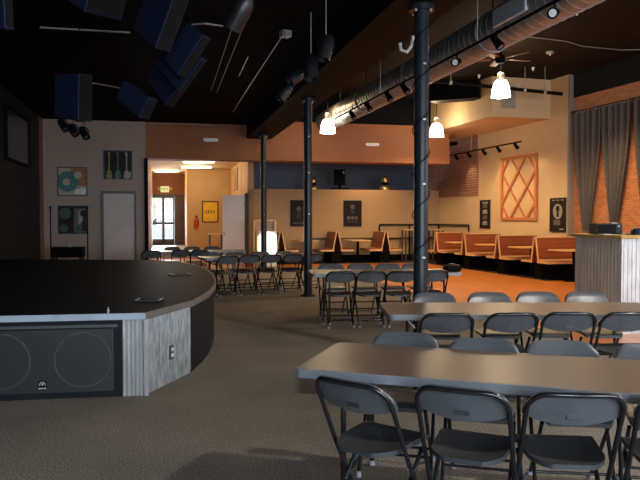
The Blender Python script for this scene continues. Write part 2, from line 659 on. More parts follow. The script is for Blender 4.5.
ua, ub, uc, ud = on_v(150.5, vd), on_v(163.3, vd), on_v(176, vd), on_v(188.5, vd)
ztop = 2.62
fr = MB()
for a in (ua, uc - 0.02):
    fr.box(a - 0.05, a + 0.06, vd - 0.05, vd + 0.1, fb, ztop)
fr.box(ua, uc, vd - 0.05, vd + 0.1, ztop - 0.1, ztop)
fr.build('door_frame', M_darkframe, d2)
for a, b in ((ua + 0.06, ub), (ub, uc - 0.08)):
    lf = MB()
    lf.box(a, a + 0.055, vd, vd + 0.06, fb, ztop - 0.1).box(b - 0.055, b, vd, vd + 0.06, fb, ztop - 0.1)
    lf.box(a, b, vd, vd + 0.06, ztop - 0.17, ztop - 0.1).box(a, b, vd, vd + 0.06, fb, fb + 0.28)
    lf.box(a, b, vd, vd + 0.06, 1.2, 1.3)
    lo = lf.build('door_leaf', M_darkframe, d2)
    MB().box(a + 0.055, b - 0.055, vd + 0.025, vd + 0.035, fb + 0.28, ztop - 0.17).build('glass_pane', M_glass, lo)
    MB().tube([(b - 0.05 if a == ua + 0.06 else a + 0.05, vd - 0.04, 1.0), (b - 0.05 if a == ua + 0.06 else a + 0.05, vd - 0.04, 1.45)], 0.015).build('pull_handle', M_rod, lo)
MB().box(uc + 0.02, ud + 0.1, vd, vd + 0.12, fb, ztop).build('side_panel', mat('dark_brown_panel', (0.10, 0.055, 0.035), 0.5, var=0.25, scale=4), d2)

# outside, seen through the glass doors
struct('street_outside', MB().box(-14, 14, 33.9, 60, -0.12, 0.12), mat('pale_pavement', (0.55, 0.55, 0.54), 0.9, var=0.1), rotz=YAW)
struct('exterior_building', MB().box(-12, 12, 56, 58, 0, 7).box(-12, 12, 55.8, 56, 2.4, 2.8), mat('pale_stucco', (0.72, 0.64, 0.5), 0.9, var=0.15, scale=0.8), rotz=YAW)

# ------------------------------------------------------------------ pillars
for i, (v, who) in enumerate(((7.16, 'nearest'), (13.2, 'middle'), (19.26, 'farthest'))):
    c = empty('pillar', f'round black steel pillar under the girder, {who} of the three', 'pillar', RM(2.77, v), YAW, 'round steel pillars')
    MB().lathe([(0, 0.0), (0.08, 0.0), (0.08, 3.80), (0, 3.80)], 24).build('shaft', M_column, c, True)
    cap = MB().lathe([(0, 3.79), (0.14, 3.79), (0.14, 3.85), (0, 3.85)], 20)
    cp = cap.build('cap_plate', M_column, c, True)
    for a in range(4):
        MB().lathe([(0, -0.012), (0.016, -0.012), (0.016, 0.012), (0, 0.012)], 6, Matrix.Translation((0.115 * math.cos(a * PI / 2 + 0.6), 0.115 * math.sin(a * PI / 2 + 0.6), 3.78))).build('bolt', M_rod, cp)
    MB().lathe([(0, 0.001), (0.15, 0.001), (0.15, 0.025), (0.1, 0.04), (0, 0.04)], 20).build('base_plate', M_column, c, True)
    clips = [1.1, 1.9, 2.6, 3.2] if i == 0 else [1.6, 2.4, 3.1]
    for z in clips:
        MB().box(-0.016, 0.016, -0.098, -0.084, z, z + 0.016).build('cable_clip', M_rod, c)
    if i == 0:
        pts = []
        for k in range(90):
            a = k * 0.42
            pts.append((0.095 * math.cos(a), 0.095 * math.sin(a), 0.9 + k * 0.031))
        MB().tube(pts, 0.006, 5).build('wrapped_cable', M_black, c)

# ================================================================== STAGE
HS = 0.72
c1 = G(145.5, 313.5, HS)
c0 = Vector((-4.55, 5.44, HS))
# the curved edge
cv = [G(*p, HS) for p in ((194, 300.5), (210, 291), (216, 281.5), (211, 272.5), (199, 266), (175, 261.5), (150, 259.8))]


def catmull(pts, n=6):
    out = []
    for i in range(len(pts) - 1):
        p0, p1, p2, p3 = pts[max(0, i - 1)], pts[i], pts[i + 1], pts[min(len(pts) - 1, i + 2)]
        for k in range(n):
            t = k / n
            out.append(0.5 * ((2 * p1) + (p2 - p0) * t + (2 * p0 - 5 * p1 + 4 * p2 - p3) * t * t + (3 * p1 - p0 - 3 * p2 + p3) * t ** 3))
    out.append(pts[-1])
    return out


curve = catmull(cv)
back_l = RM(UL + 0.03, 14.6)
front_l = RM(UL + 0.03, 5.44 * 0.975 + 4.55 * 0.2223)
outline = [front_l, c1] + curve + [back_l]
stage = empty('stage', 'raised black stage with curved edge, speaker grilles and corrugated steel skirt', 'stage')


def inset(path, d):
    """shift an open path sideways to the left of its direction"""
    out = []
    for i, p in enumerate(path):
        a = path[max(0, i - 1)]
        b = path[min(len(path) - 1, i + 1)]
        t = (b - a)
        t.z = 0
        t.normalize()
        out.append(p + Vector((-t.y, t.x, 0)) * d)
    return out


dk = inset([front_l, c1] + curve, 0.012) + [back_l]
MB().prism([(p.x, p.y) for p in dk], HS - 0.05, HS).build('deck', M_deck, stage)
path = [front_l, c1] + curve


def band(path, z0, z1, th):
    inn = inset(path, th)
    m = MB()
    A = [[m.bm.verts.new((p.x, p.y, z)) for z in (z0, z1)] for p in path]
    B = [[m.bm.verts.new((p.x, p.y, z)) for z in (z0, z1)] for p in inn]
    for i in range(len(path) - 1):
        m._f([A[i][0], A[i + 1][0], A[i + 1][1], A[i][1]])
        m._f([B[i][0], B[i][1], B[i + 1][1], B[i + 1][0]])
        m._f([A[i][1], A[i + 1][1], B[i + 1][1], B[i][1]])
        m._f([A[i][0], B[i][0], B[i + 1][0], A[i + 1][0]])
    m._f([A[0][0], A[0][1], B[0][1], B[0][0]])
    m._f([A[-1][0], B[-1][0], B[-1][1], A[-1][1]])
    return m


band([front_l, c1], HS - 0.05, HS + 0.004, 0.02).build('front_edging', M_trimsteel, stage)
band([c1] + curve, HS - 0.055, HS + 0.003, 0.02).build('side_edging', mat('brown_grey_edging', (0.13, 0.115, 0.1), 0.5, var=0.1), stage)


def corr(p0, p1, z0, z1, pitch=0.045, amp=0.009):
    d = (p1 - p0)
    d.z = 0
    L = d.length
    d.normalize()
    nn = Vector((d.y, -d.x, 0))
    n = max(8, int(L / pitch * 8))
    m = MB()

    def f(u, v):
        q = p0 + d * (u * L) + nn * (amp * math.sin(2 * PI * u * L / pitch))
        return Vector((q.x, q.y, z0 + (z1 - z0) * v))
    m.grid(f, n, 1, -nn * 0.006)
    return m


ins = inset([front_l, c1, cv[0]], 0.035)
fd = (c1 - front_l)
fd.z = 0
fd.normalize()
fn = Vector((fd.y, -fd.x, 0))           # out of the stage front, towards the camera
ci = c1 - fn * 0.035
pc = ci - fd * 0.20                      # the grille ends here, corrugated steel begins
corr(pc, ci, 0.0, HS - 0.05, 0.036, 0.011).build('corrugated_skirt', M_steel, stage)
side0, side1 = c1 + Vector((-0.03, 0.03, 0)), cv[0] + Vector((-0.035, 0.015, 0))
corr(side0, side1, 0.0, HS - 0.05).build('corrugated_skirt', mat('dull_galvanized_steel', (0.25, 0.255, 0.255), 0.5, metal=0.3, var=0.4, scale=30, stretch=(1, 1, 0.25)), stage)  # same steel, coloured darker for the shade on this side
MB().box(-0.012, 0.012, -0.012, 0.012, 0, HS - 0.05).build('corner_post', M_steel, stage, loc=(ci.x + 0.005, ci.y, 0))
# black skirt under the curve
band(inset([cv[0]] + curve[1:] + [back_l], 0.03), 0.0, HS - 0.05, 0.02).build('black_skirt', M_blackwall, stage)
# skirt front: frame with the grille of a twin subwoofer
ang = math.atan2(fd.y, fd.x)
fl = empty('tmp', 'x', 'x')
bpy.data.objects.remove(fl)
Lf = (pc - front_l).length


def front_part(name, mb, m, smooth=False, parent=None):
    """local: x along the front measured back from the corrugated strip (negative to the left), y outwards negative"""
    o_ = mb.build(name, m, parent or stage, smooth)
    if parent is None:
        o_.location = (pc.x, pc.y, 0)
        o_.rotation_euler.z = ang
    return o_


front_part('front_board', MB().box(-Lf, 0, 0.0, 0.03, 0, HS - 0.05), M_blackwall)
for k, x1 in enumerate((-0.07,)):
    gw = 1.5
    g = front_part('speaker_grille', MB().box(x1 - gw, x1, -0.025, 0.0, 0.05, HS - 0.12, 0.008), M_grille)
    for xx in (-0.325, -0.985):
        ring = [(xx + 0.232 * math.cos(a * PI / 24), -0.026, 0.335 + 0.232 * math.sin(a * PI / 24)) for a in range(48)]
        front_part('woofer_ring', MB().tube(ring, 0.007, 6, closed=True), M_ring, True, g)
    bd = MB()
    bx, bz = -0.655, 0.13
    for q in range(7):
        a = q * PI / 6
        bd.box(bx + 0.022 * math.cos(a) - 0.004, bx + 0.022 * math.cos(a) + 0.004, -0.03, -0.025, bz + 0.022 * math.sin(a) - 0.004, bz + 0.022 * math.sin(a) + 0.004)
    bd.box(bx - 0.005, bx + 0.005, -0.03, -0.025, bz - 0.004, bz + 0.014)
    bd.box(bx - 0.03, bx - 0.014, -0.03, -0.025, bz - 0.035, bz - 0.024).box(bx + 0.014, bx + 0.03, -0.03, -0.025, bz - 0.035, bz - 0.024)
    bd.mi = 1
    bd.box(bx - 0.034, bx + 0.034, -0.026, -0.0245, bz - 0.038, bz + 0.03)
    bd.mi = 0
    bd.box(bx - 0.014, bx + 0.014, -0.029, -0.025, bz - 0.033, bz - 0.026)
    front_part('badge', bd, [mat('pale_badge', (0.5, 0.5, 0.48), 0.4), M_black], False, g)
    front_part('grille_rail', MB().box(x1 - gw - 0.03, x1 + 0.03, -0.012, 0.0, HS - 0.115, HS - 0.09), M_ring)
# double socket on the side skirt
sd = (side1 - side0)
sd.z = 0
Ls = sd.length
sd.normalize()
sn = Vector((sd.y, -sd.x, 0))
q = side0 + sd * Ls * 0.52 + sn * 0.013
ol = MB().box(-0.035, 0.035, -0.012, 0, 0.22, 0.35, 0.004).build('outlet', M_darkframe, stage, loc=(q.x, q.y, 0), rotz=math.atan2(sd.y, sd.x))
for z in (0.245, 0.30):
    MB().lathe([(0, 0), (0.018, 0), (0.018, 0.006), (0, 0.006)], 12, Matrix.Translation((0, -0.012, z + 0.015)) @ Matrix.Rotation(PI / 2, 4, 'X')).build('socket', M_white, ol)
# floor pockets let into the deck
for a, b, w in (((137, 300.5), (162, 300.5), 0.16), ((171, 275.5), (190, 274.6), 0.2)):
    A, B = G(*a, HS), G(*b, HS)
    L = (B - A).length
    pk = MB().box(0, L, -w / 2, w / 2, HS, HS + 0.012, 0.004).build('floor_pocket', M_ring, stage, loc=(A.x, A.y, 0), rotz=math.atan2(B.y - A.y, B.x - A.x))
    MB().box(0.03, L - 0.03, -w / 2 + 0.03, w / 2 - 0.03, HS + 0.012, HS + 0.016).build('lid', M_black, pk)
    for xx in (0.0, L - 0.02):
        MB().box(xx, xx + 0.02, -w / 2, w / 2, HS + 0.012, HS + 0.018).build('hinge_bar', M_rod, pk)
q = G(108, 313, HS)
ck = empty('cable_plug', 'small upright cable plug standing near the stage front edge', 'plug', (q.x, q.y, HS))
MB().lathe([(0, 0), (0.012, 0), (0.012, 0.03), (0.006, 0.035), (0.005, 0.05), (0, 0.05)], 10).build('plug_body', M_rod, ck, True)

# ================================================================== FOLDING CHAIRS
GC = 'black folding chairs around the tables'


def chair_proto():
    t = empty('folding_chair', 'proto', 'chair', (0, 0, 0), 0, None)
    W = 0.207
    r = 0.0115
    # one bent tube: hip, up the back, round the top and down again
    def fy(z):            # front leg and back upright line
        return 0.20 - 0.45 * (z / 0.80) + (0.03 * max(0, (z - 0.44) / 0.36))
    zs = 0.43
    pts = []
    left = [(-W, fy(z), z) for z in (zs, 0.55, 0.68)]
    R = 0.085
    zc = 0.787 - R
    arc = []
    for k in range(7):
        a = PI - k * (PI / 2) / 6
        z = zc + R * math.sin(a)
        arc.append((-W + R + R * math.cos(a), fy(z), z))
    pts = left + arc
    pts2 = [(-p[0], p[1], p[2]) for p in reversed(pts)]
    pts = pts + [(x, fy(0.788), 0.788) for x in (-0.08, -0.04, 0, 0.04, 0.08)] + pts2
    # the tube runs just behind the curved panel
    pts = [(p[0], p[1] + min(1, max(0, (p[2] - 0.66) / 0.1)) * (0.014 - 0.034 * (1 - (p[0] / 0.2175) ** 2) - 0.026), p[2]) for p in pts]
    MB().tube(pts, r, 10).build('back_frame', M_tube, t, True)
    for s in (-1, 1):
        lg = MB().tube([(s * W, fy(zs) + 0.0, zs), (s * (W + 0.003), fy(0.2), 0.2), (s * (W + 0.006), 0.20, 0.012)], r, 10).build('leg', M_tube, t, True)
        MB().lathe([(0, 0), (0.017, 0), (0.0165, 0.03), (0.014, 0.034), (0, 0.034)], 10, Matrix.Translation((s * (W + 0.006), 0.198, 0))).build('foot_cap', M_rubber, lg, True)
        lr = MB().tube([(s * (W - 0.03), 0.155, 0.415), (s * (W - 0.03), 0.02, 0.25), (s * (W - 0.03), -0.195, 0.012)], r, 10).build('leg', M_tube, t, True)
        MB().lathe([(0, 0), (0.017, 0), (0.0165, 0.03), (0.014, 0.034), (0, 0.034)], 10, Matrix.Translation((s * (W - 0.03), -0.193, 0))).build('foot_cap', M_rubber, lr, True)
    fl = lambda z: fy(z)
    MB().tube([(-W, fl(0.13), 0.13), (W, fl(0.13), 0.13)], 0.009, 8).build('crossbar', M_tube, t, True)
    ry = lambda z: 0.155 - 0.35 * (0.415 - z) / 0.403
    MB().tube([(-W + 0.03, ry(0.1), 0.1), (W - 0.03, ry(0.1), 0.1)], 0.009, 8).build('crossbar', M_tube, t, True)
    MB().tube([(-W + 0.03, ry(0.22), 0.22), (W - 0.03, ry(0.22), 0.22)], 0.009, 8).build('crossbar', M_tube, t, True)
    # moulded seat pan, dished, with rolled front
    def out_w(v):
        return 0.19 * (1 - 0.12 * (1 - v)) * (1 - 0.16 * max(0, (v - 0.86) / 0.14) ** 2) * (1 - 0.45 * max(0, (0.36 - v) / 0.36) ** 2.6)

    def seat(u, v):
        x = (2 * u - 1) * out_w(v)
        y = -0.165 + 0.42 * v
        z = 0.455 - 0.018 * (1 - (2 * u - 1) ** 2) * math.sin(PI * min(1, v * 1.1)) + 0.024 * v - 0.03 * max(0, (v - 0.8) / 0.2) ** 2
        return Vector((x, y, z))
    MB().grid(seat, 16, 24, Vector((0, 0, -0.022))).build('seat', mat('dark_charcoal_seat', (0.036, 0.039, 0.043), 0.42, var=0.15, scale=8, bump=0.1, bscale=220), t, True)
    # moulded backrest in front of the bent tube
    def bk(u, v):
        x = (2 * u - 1) * 0.2175
        e = abs(2 * u - 1)
        top = 0.702 + math.sqrt(max(0.0, 0.0965 ** 2 - max(0, abs(x) - 0.122) ** 2)) + 0.006 * (1 - e)
        bot = 0.628 + 0.045 * e ** 2.2
        z = bot + (top - bot) * v
        y = fy(z) + 0.014 - 0.034 * (1 - e ** 2)
        if v > 0.7:
            y -= 0.024 * ((v - 0.7) / 0.3) ** 2
        return Vector((x, y, z))
    br = MB().grid(bk, 26, 10, Vector((0, 0.011, 0.002))).build('backrest', M_chairp, t, True)
    y0 = fy(0.675) + 0.014 - 0.034
    MB().box(-0.035, 0.035, y0 - 0.004, y0 + 0.003, 0.66, 0.685, 0.002).build('maker_plate', M_label, br)
    return t


proto_chair = chair_proto()
reg_children()
chair_used = False


def place_chair(px, Z, deg, label, back=True):
    """px/Z locate the middle of the chair's back; deg turns it clockwise from facing away from the camera"""
    global chair_used
    th = -math.radians(deg)
    fwd = Vector((-math.sin(th), math.cos(th), 0))
    b = PX(px, Z)
    loc = b + fwd * 0.225
    if not chair_used:
        chair_used = True
        o_ = proto_chair
        o_.location = loc
        o_.rotation_euler.z = th
        o_['label'] = label
        o_['group'] = GC
        return o_
    return dup(proto_chair, loc, th, label, GC)


ORD = ['leftmost', 'second from left', 'third from left', 'fourth from left', 'fifth from left']
Tn = ['the front table', 'the second table', 'table between pillars', 'table by middle pillar', 'table behind stage']
rows = [
    (0, 'near', [(348, 3.17, 38), (461, 3.03, 24), (580, 2.955, 5), (697, 2.90, 10)]),
    (0, 'far', [(406, 4.42, 196), (484.5, 4.20, 195), (562, 4.13, 187), (655, 4.02, 196)]),
    (1, 'near', [(448.5, 5.39, 0), (514.5, 5.41, -3), (572, 5.45, 2), (631, 5.45, -1)]),
    (1, 'far', [(434.5, 6.76, 182), (489, 6.8, 179), (537.5, 6.85, 181), (586, 6.85, 180)]),
    (2, 'near', [(341.5, 9.55, -6), (372.5, 9.58, -8), (402.5, 9.62, -5), (435, 9.75, -8)]),
    (2, 'far', [(331, 10.95, 173), (360, 11.0, 172), (388, 11.05, 175), (414, 11.15, 172)]),
    (3, 'near', [(229, 13.35, -24), (250, 13.58, -20), (272, 13.75, -25), (294, 13.93, -20), (314.5, 14.1, -23)]),
    (3, 'far', [(210, 14.45, 158), (235, 14.68, 155), (260, 14.88, 160), (284, 15.08, 157)]),
    (4, 'near', [(151, 15.4, -14), (180.5, 15.7, -10), (200, 15.8, -13)]),
    (4, 'far', [(172, 17.3, 168), (192, 17.4, 165), (212, 17.5, 170)]),
]
for ti, side, lst in rows:
    for k, (px, Z, dg) in enumerate(lst):
        how = 'facing away' if side == 'near' else 'facing us'
        place_chair(px, Z, dg, f'black folding chair {how}, {ORD[k]} on {side} side of {Tn[ti]}')


# ================================================================== FOLDING TABLES
def folding_table(FL, deg, L, W, label):
    """FL: front left corner on the floor plan, deg counter-clockwise"""
    t = empty('folding_table', label, 'table', (FL.x, FL.y, 0), math.radians(deg), 'long folding tables')
    R = 0.05

    def rr(i):
        pl = []
        for cx, cy, a0 in ((L - R, R, -PI / 2), (L - R, W - R, 0), (R, W - R, PI / 2), (R, R, PI)):
            for k in range(6):
                a = a0 + k * PI / 2 / 5
                pl.append((cx + (R - i) * math.cos(a), cy + (R - i) * math.sin(a)))
        return pl
    MB().prism(rr(0.006), 0.715, 0.742).build('tabletop', M_laminate, t)
    e = MB()
    A, B = rr(0), rr(0.006)
    va = [[e.bm.verts.new((p[0], p[1], z)) for z in (0.695, 0.740)] for p in A]
    vb = [[e.bm.verts.new((p[0], p[1], z)) for z in (0.695, 0.7425)] for p in B]
    k = len(A)
    for i in range(k):
        j = (i + 1) % k
        e._f([va[i][0], va[j][0], va[j][1], va[i][1]])
        e._f([va[i][1], va[j][1], vb[j][1], vb[i][1]])
        e._f([vb[i][1], vb[j][1], vb[j][0], vb[i][0]])
        e._f([vb[i][0], vb[j][0], va[j][0], va[i][0]])
    e.build('edge_band', M_edge, t)
    for sx, x in ((1, 0.25), (-1, L - 0.25)):
        for y in (0.1, W - 0.1):
            lg = MB().tube([(x, y, 0.714), (x, y, 0.012)], 0.0155, 10).build('leg', M_tube, t, True)
            MB().lathe([(0, 0), (0.02, 0), (0.019, 0.03), (0, 0.03)], 10, Matrix.Translation((x, y, 0))).build('foot_cap', M_rubber, lg, True)
        for z in (0.15, 0.6):
            MB().tube([(x, 0.1, z), (x, W - 0.1, z)], 0.012, 8).build('crossbar', M_tube, t, True)
        MB().tube([(x, W / 2, 0.6), (x + sx * 0.45, W / 2, 0.705)], 0.009, 8).build('brace', M_tube, t, True)
    MB().box(0.15, L - 0.15, 0.12, 0.15, 0.685, 0.714).box(0.15, L - 0.15, W - 0.15, W - 0.12, 0.685, 0.714).build('under_rail', M_tube, t)
    return t


folding_table(PX(293, 3.655), -18.4, 2.44, 0.83, 'brown folding table with grey edge, nearest the camera')
folding_table(PX(389, 5.68), 0.3, 2.44, 0.82, 'brown folding table second from the camera, right of the aisle')
T3 = folding_table(PX(313, 9.75), 7.5, 2.2, 0.82, 'brown folding table between the two nearer pillars with a bag on it')
folding_table(PX(205, 13.45), 22, 2.44, 0.78, 'dark folding table left of the middle pillar, ringed by chairs')
folding_table(PX(146, 15.95), 12, 2.3, 0.76, 'folding table behind the stage curve, catching light from the entrance')

# bag and papers on the third table
q = PX(446, 10.25, 0.742)
bag = empty('camera_bag', 'soft black bag lying on the right end of the folding table between pillars', 'bag', q, 0.2)
MB().box(-0.02, 0.22, -0.1, 0.1, 0.001, 0.1, 0.035).build('bag_body', M_black, bag, True)
MB().tube([(0.0, 0.0, 0.09), (0.05, 0.03, 0.108), (0.13, 0.03, 0.112), (0.2, 0.0, 0.09)], 0.009, 8).build('strap', M_tube, bag, True)
q = PX(439, 10.15, 0.744)
tag(MB().box(-0.14, 0.06, -0.11, 0.13, 0, 0.004).build('paper_sheet', M_white, None, loc=q, rotz=0.35), 'white paper sheets beside the black bag on the folding table', 'paper')

# ================================================================== COUNTER AT THE RIGHT
cc = PX(622, 9.06)
ct = empty('bar_counter', 'chest high counter clad in corrugated galvanized steel at the right edge', 'counter', cc, YAW + math.radians(2.5))
CHt = 1.295
CD, CW = 0.98, 2.3


def corr_local(x0, y0, x1, y1, z0, z1, name, m, parent, pitch=0.065, amp=0.009):
    p0, p1 = Vector((x0, y0, 0)), Vector((x1, y1, 0))
    return corr(p0, p1, z0, z1, pitch, amp).build(name, m, parent, True)


MB().box(0.02, CW, 0.02, CD, 0.0, CHt - 0.03).build('carcass', M_black, ct)
corr_local(0, CD, 0, 0, 0.0, CHt - 0.03, 'side_cladding', mat('dull_corrugated_panel', (0.50, 0.455, 0.405), 0.5, metal=0.1, var=0.2, scale=12, stretch=(1, 1, 0.2)), ct, 0.07, 0.0012)
corr_local(0, 0, CW, 0, 0.0, CHt - 0.03, 'front_cladding', M_steel, ct)
MB().box(-0.05, CW, -0.05, CD + 0.05, CHt - 0.03, CHt + 0.015, 0.006).build('counter_top', mat('yellow_wood_ledge', (0.42, 0.27, 0.08), 0.4, var=0.2), ct)

q = P(596.5, 233, 9.62)
mon = empty('powered_speaker', 'small black box speaker on the corrugated counter', 'speaker', (q.x, q.y, CHt + 0.016), YAW * 0.3)
w = 27 * 9.6 / F
MB().box(0, w, 0, 0.24, 0, 0.15, 0.008).build('cabinet', mat('black_vinyl', (0.012, 0.014, 0.016), 0.5), mon)
MB().box(0.01, w * 0.75, -0.006, 0.001, 0.012, 0.135, 0.002).build('grille', M_spkgrille, mon)
MB().box(w * 0.6, w * 0.85, 0.03, 0.18, 0.1505, 0.158, 0.002).build('handle', M_white, mon)
MB().lathe([(0, 0), (0.014, 0), (0.012, 0.02), (0, 0.02)], 10, Matrix.Translation((w * 0.83, 0, 0.11)) @ Matrix.Rotation(PI / 2, 4, 'X')).build('knob', M_rod, mon, True)
q = P(602, 234.4, 9.4)
tag(MB().box(0, 0.12, -0.05, 0.05, 0, 0.006).build('folded_paper', M_white, None, loc=(q.x, q.y, CHt + 0.016), rotz=0.3), 'folded white paper in front of the small black speaker on the counter', 'paper')
q = PX(632, 9.3, CHt + 0.016)
hat = empty('baseball_cap', 'dark blue cap lying on the counter at the right edge', 'cap', q, 0.1)
MB().lathe([(0.1, 0), (0.098, 0.03), (0.085, 0.065), (0.05, 0.09), (0, 0.097)], 18, Matrix.Translation((0.12, 0.05, 0))).build('crown', M_navy, hat, True)
MB().prism([(0.05, 0.0), (0.04, 0.05), (0.05, 0.1), (-0.01, 0.11), (-0.05, 0.08), (-0.06, 0.05), (-0.05, 0.02), (-0.01, -0.01)], 0.004, 0.014).build('visor', M_black, hat)


# ================================================================== BOOTHS
def booth_proto():
    t = empty('booth_bench', 'proto', 'booth', group=None)
    L = 1.22
    MB().box(0.10, L, -0.17, 0.17, 0.003, 0.41).build('base', M_black, t)
    for s in (-1, 1):
        st = MB()
        st.box(0, L, s * 0.12, s * 0.56, 0.41, 0.46, 0.006)
        so = st.build('seat', M_booth, t)
        MB().box(-0.012, L, s * 0.56, s * 0.575, 0.405, 0.465).box(-0.014, 0.0, s * 0.12, s * 0.575, 0.405, 0.465).build('seat_edging', M_ply, so)
        prof = [(s * 0.17, 0.46), (s * 0.045, 1.03), (s * 0.02, 1.03), (s * 0.145, 0.46)]
        bo = MB().extr_x(prof, 0.012, L).build('backrest', M_booth, t)
        ed = MB()
        ed.extr_x([(s * 0.175, 0.42), (s * 0.05, 1.045), (s * 0.015, 1.045), (s * 0.14, 0.42)], -0.016, 0.012)
        ed.extr_x([(s * 0.052, 1.03), (s * 0.052, 1.05), (s * 0.012, 1.05), (s * 0.012, 1.03)], 0.012, L)
        ed.extr_x([(s * 0.177, 0.46), (s * 0.170, 0.495), (s * 0.155, 0.495), (s * 0.162, 0.46)], 0.012, L)
        ed.build('backrest_edging', M_ply, bo)
    return t


booth = booth_proto()


def booth_table_proto():
    t = empty('booth_table', 'proto', 'table')
    tp = MB().box(0, 1.18, -0.33, 0.33, 0.735, 0.765, 0.006).build('tabletop', M_topwood, t)
    MB().box(0.0, 1.18, -0.335, -0.33, 0.737, 0.763).box(0.0, 1.18, 0.33, 0.335, 0.737, 0.763).build('edging', M_ply, tp)
    MB().tube([(0.5, 0, 0.735), (0.5, 0, 0.03)], 0.045, 12).build('pedestal', M_black, t, True)
    MB().box(0.25, 0.75, -0.05, 0.05, 0.005, 0.035, 0.01).box(0.45, 0.55, -0.25, 0.25, 0.005, 0.034, 0.01).build('foot', M_black, t)
    return t


btable = booth_table_proto()
reg_children()


def aisle(px):
    Z = 10.55 / ((px - 320) / F + 0.303)
    return PX(px, Z, 0.004)


BA = math.radians(16.86)
G1, G2 = 'wooden booths along the right wall', 'wooden booths along the back partition'
bl = ['wooden double booth bench on the right wall, farthest, by the bar railing', 'wooden double booth bench on the right wall, second from the far end',
      'wooden double booth bench on the right wall below the lattice panel', 'wooden double booth bench on the right wall nearest the corrugated counter']
pts_ = [aisle(p) for p in (436, 464, 497.5, 535)]
for k, p in enumerate(pts_):
    if k == 0:
        booth.location = p
        booth.rotation_euler.z = BA
        booth['label'] = bl[0]
        booth['group'] = G1
    else:
        dup(booth, p, BA, bl[k], G1)
tl = ['honey wood booth table in front of the farthest right wall booth', 'honey wood booth table between second and far booths on the right wall',
      'honey wood booth table under the lattice panel', 'honey wood booth table next to the corrugated counter']
for k in range(4):
    a = pts_[k]
    b = pts_[k + 1] if k < 3 else pts_[3] + (pts_[3] - pts_[2])
    m = (a + b) / 2
    if k == 0:
        btable.location = m
        btable.rotation_euler.z = BA
        btable['label'] = tl[0]
        btable['group'] = 'booth tables along the right wall'
    else:
        dup(btable, m, BA, tl[k], 'booth tables along the right wall')
va = VP_ - 1.32


def back_pt(px):
    t = (px - 320) / F
    Z = va / (_c - t * _s)
    return PX(px, Z, 0.004)


bp_ = [back_pt(p) for p in (281, 337.5, 386)]
for p, lb in zip(bp_, ('wooden booth bench at the back partition, left one beside the white fronted stand',
                       'wooden booth bench at the back partition, middle one between two posters',
                       'wooden booth bench at the back partition, right one by the railing post')):
    dup(booth, p, YAW + PI / 2, lb, G2)
for a, b, lb in ((bp_[0], bp_[1], 'honey wood booth table under the left dark poster at the back'),
                 (bp_[1], bp_[2], 'honey wood booth table under the right dark poster at the back')):
    dup(btable, (a + b) / 2, YAW + PI / 2, lb, 'booth tables along the back')

# rail along the far corner
rv = VP_ - 0.05
ra = RM(on_v(379.5, rv), rv, 0.004)
s_c = (0.0)
rb = WR(wall_s(470), 0.05, 0.004)
# corner where the two runs meet
def _meet():
    d1_ = Vector((_c, _s))
    A, B = Vector((ra.x, ra.y)), Vector((rb.x, rb.y))
    d2_ = Vector((wd.x, wd.y))
    den = d1_.x * d2_.y - d1_.y * d2_.x
    t = ((B.x - A.x) * d2_.y - (B.y - A.y) * d2_.x) / den
    return Vector((A.x + d1_.x * t, A.y + d1_.y * t, 0.004))
rc_ = _meet()
rl = empty('railing', 'low black steel railing around the far corner behind the booths', 'railing')
up = Vector((0, 0, 1.27))
MB().tube([ra + up, rc_ + up, rb + up], 0.035, 8).build('top_rail', M_tube, rl, True)
for p in (ra, (ra + rc_) / 2, rc_, rb):
    MB().tube([p, p + Vector((0, 0, 1.25))], 0.03, 8).build('post', M_tube, rl, True)
up = Vector((0, 0, 0.77))
MB().tube([ra + up, rc_ + up, rb + up], 0.02, 8).build('mid_rail', M_tube, rl, True)

# bar height tables in front of the railing
for k, (px, lb) in enumerate(((409, 'tall bar table before the corner railing, left of the nearest pillar'), (436, 'tall bar table with wooden top in the far corner'))):
    v_ = VP_ - 0.62
    q = RM(on_v(px, v_), v_, 0.004)
    bt = empty('bar_table', lb, 'table', q, YAW)
    MB().box(-0.22, 0.22, -0.22, 0.22, 1.08, 1.12, 0.006).build('tabletop', M_topwood, bt)
    for sx in (-1, 1):
        for sy in (-1, 1):
            MB().box(sx * 0.18 - 0.022, sx * 0.18 + 0.022, sy * 0.18 - 0.022, sy * 0.18 + 0.022, 0, 1.08).build('leg', mat('dark_walnut', (0.07, 0.035, 0.02), 0.5), bt)

# ================================================================== LATTICE, POSTERS, PICTURES
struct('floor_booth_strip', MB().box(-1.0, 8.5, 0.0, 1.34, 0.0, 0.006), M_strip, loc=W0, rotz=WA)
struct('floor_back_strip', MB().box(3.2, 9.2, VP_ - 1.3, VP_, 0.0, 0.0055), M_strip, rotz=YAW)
s0, s1 = wall_s(537.5), wall_s(501.8)
LT = empty('lattice_panel', 'orange stained wooden lattice panel of diamonds hung on the cream right wall', 'wall panel', WR(s0, 0.004), WA)
Wl = s1 - s0
zb, ztp = 1.46, 3.34
MB().box(0.03, Wl - 0.03, 0.0, 0.012, zb + 0.03, ztp - 0.03).build('backing', M_peach, LT)
MB().box(0, 0.09, 0, 0.06, zb, ztp).box(Wl - 0.09, Wl, 0, 0.06, zb, ztp).box(0.09, Wl - 0.09, 0, 0.06, zb, zb + 0.08).box(0.09, Wl - 0.09, 0, 0.06, ztp - 0.08, ztp).build('frame', M_lattice, LT)


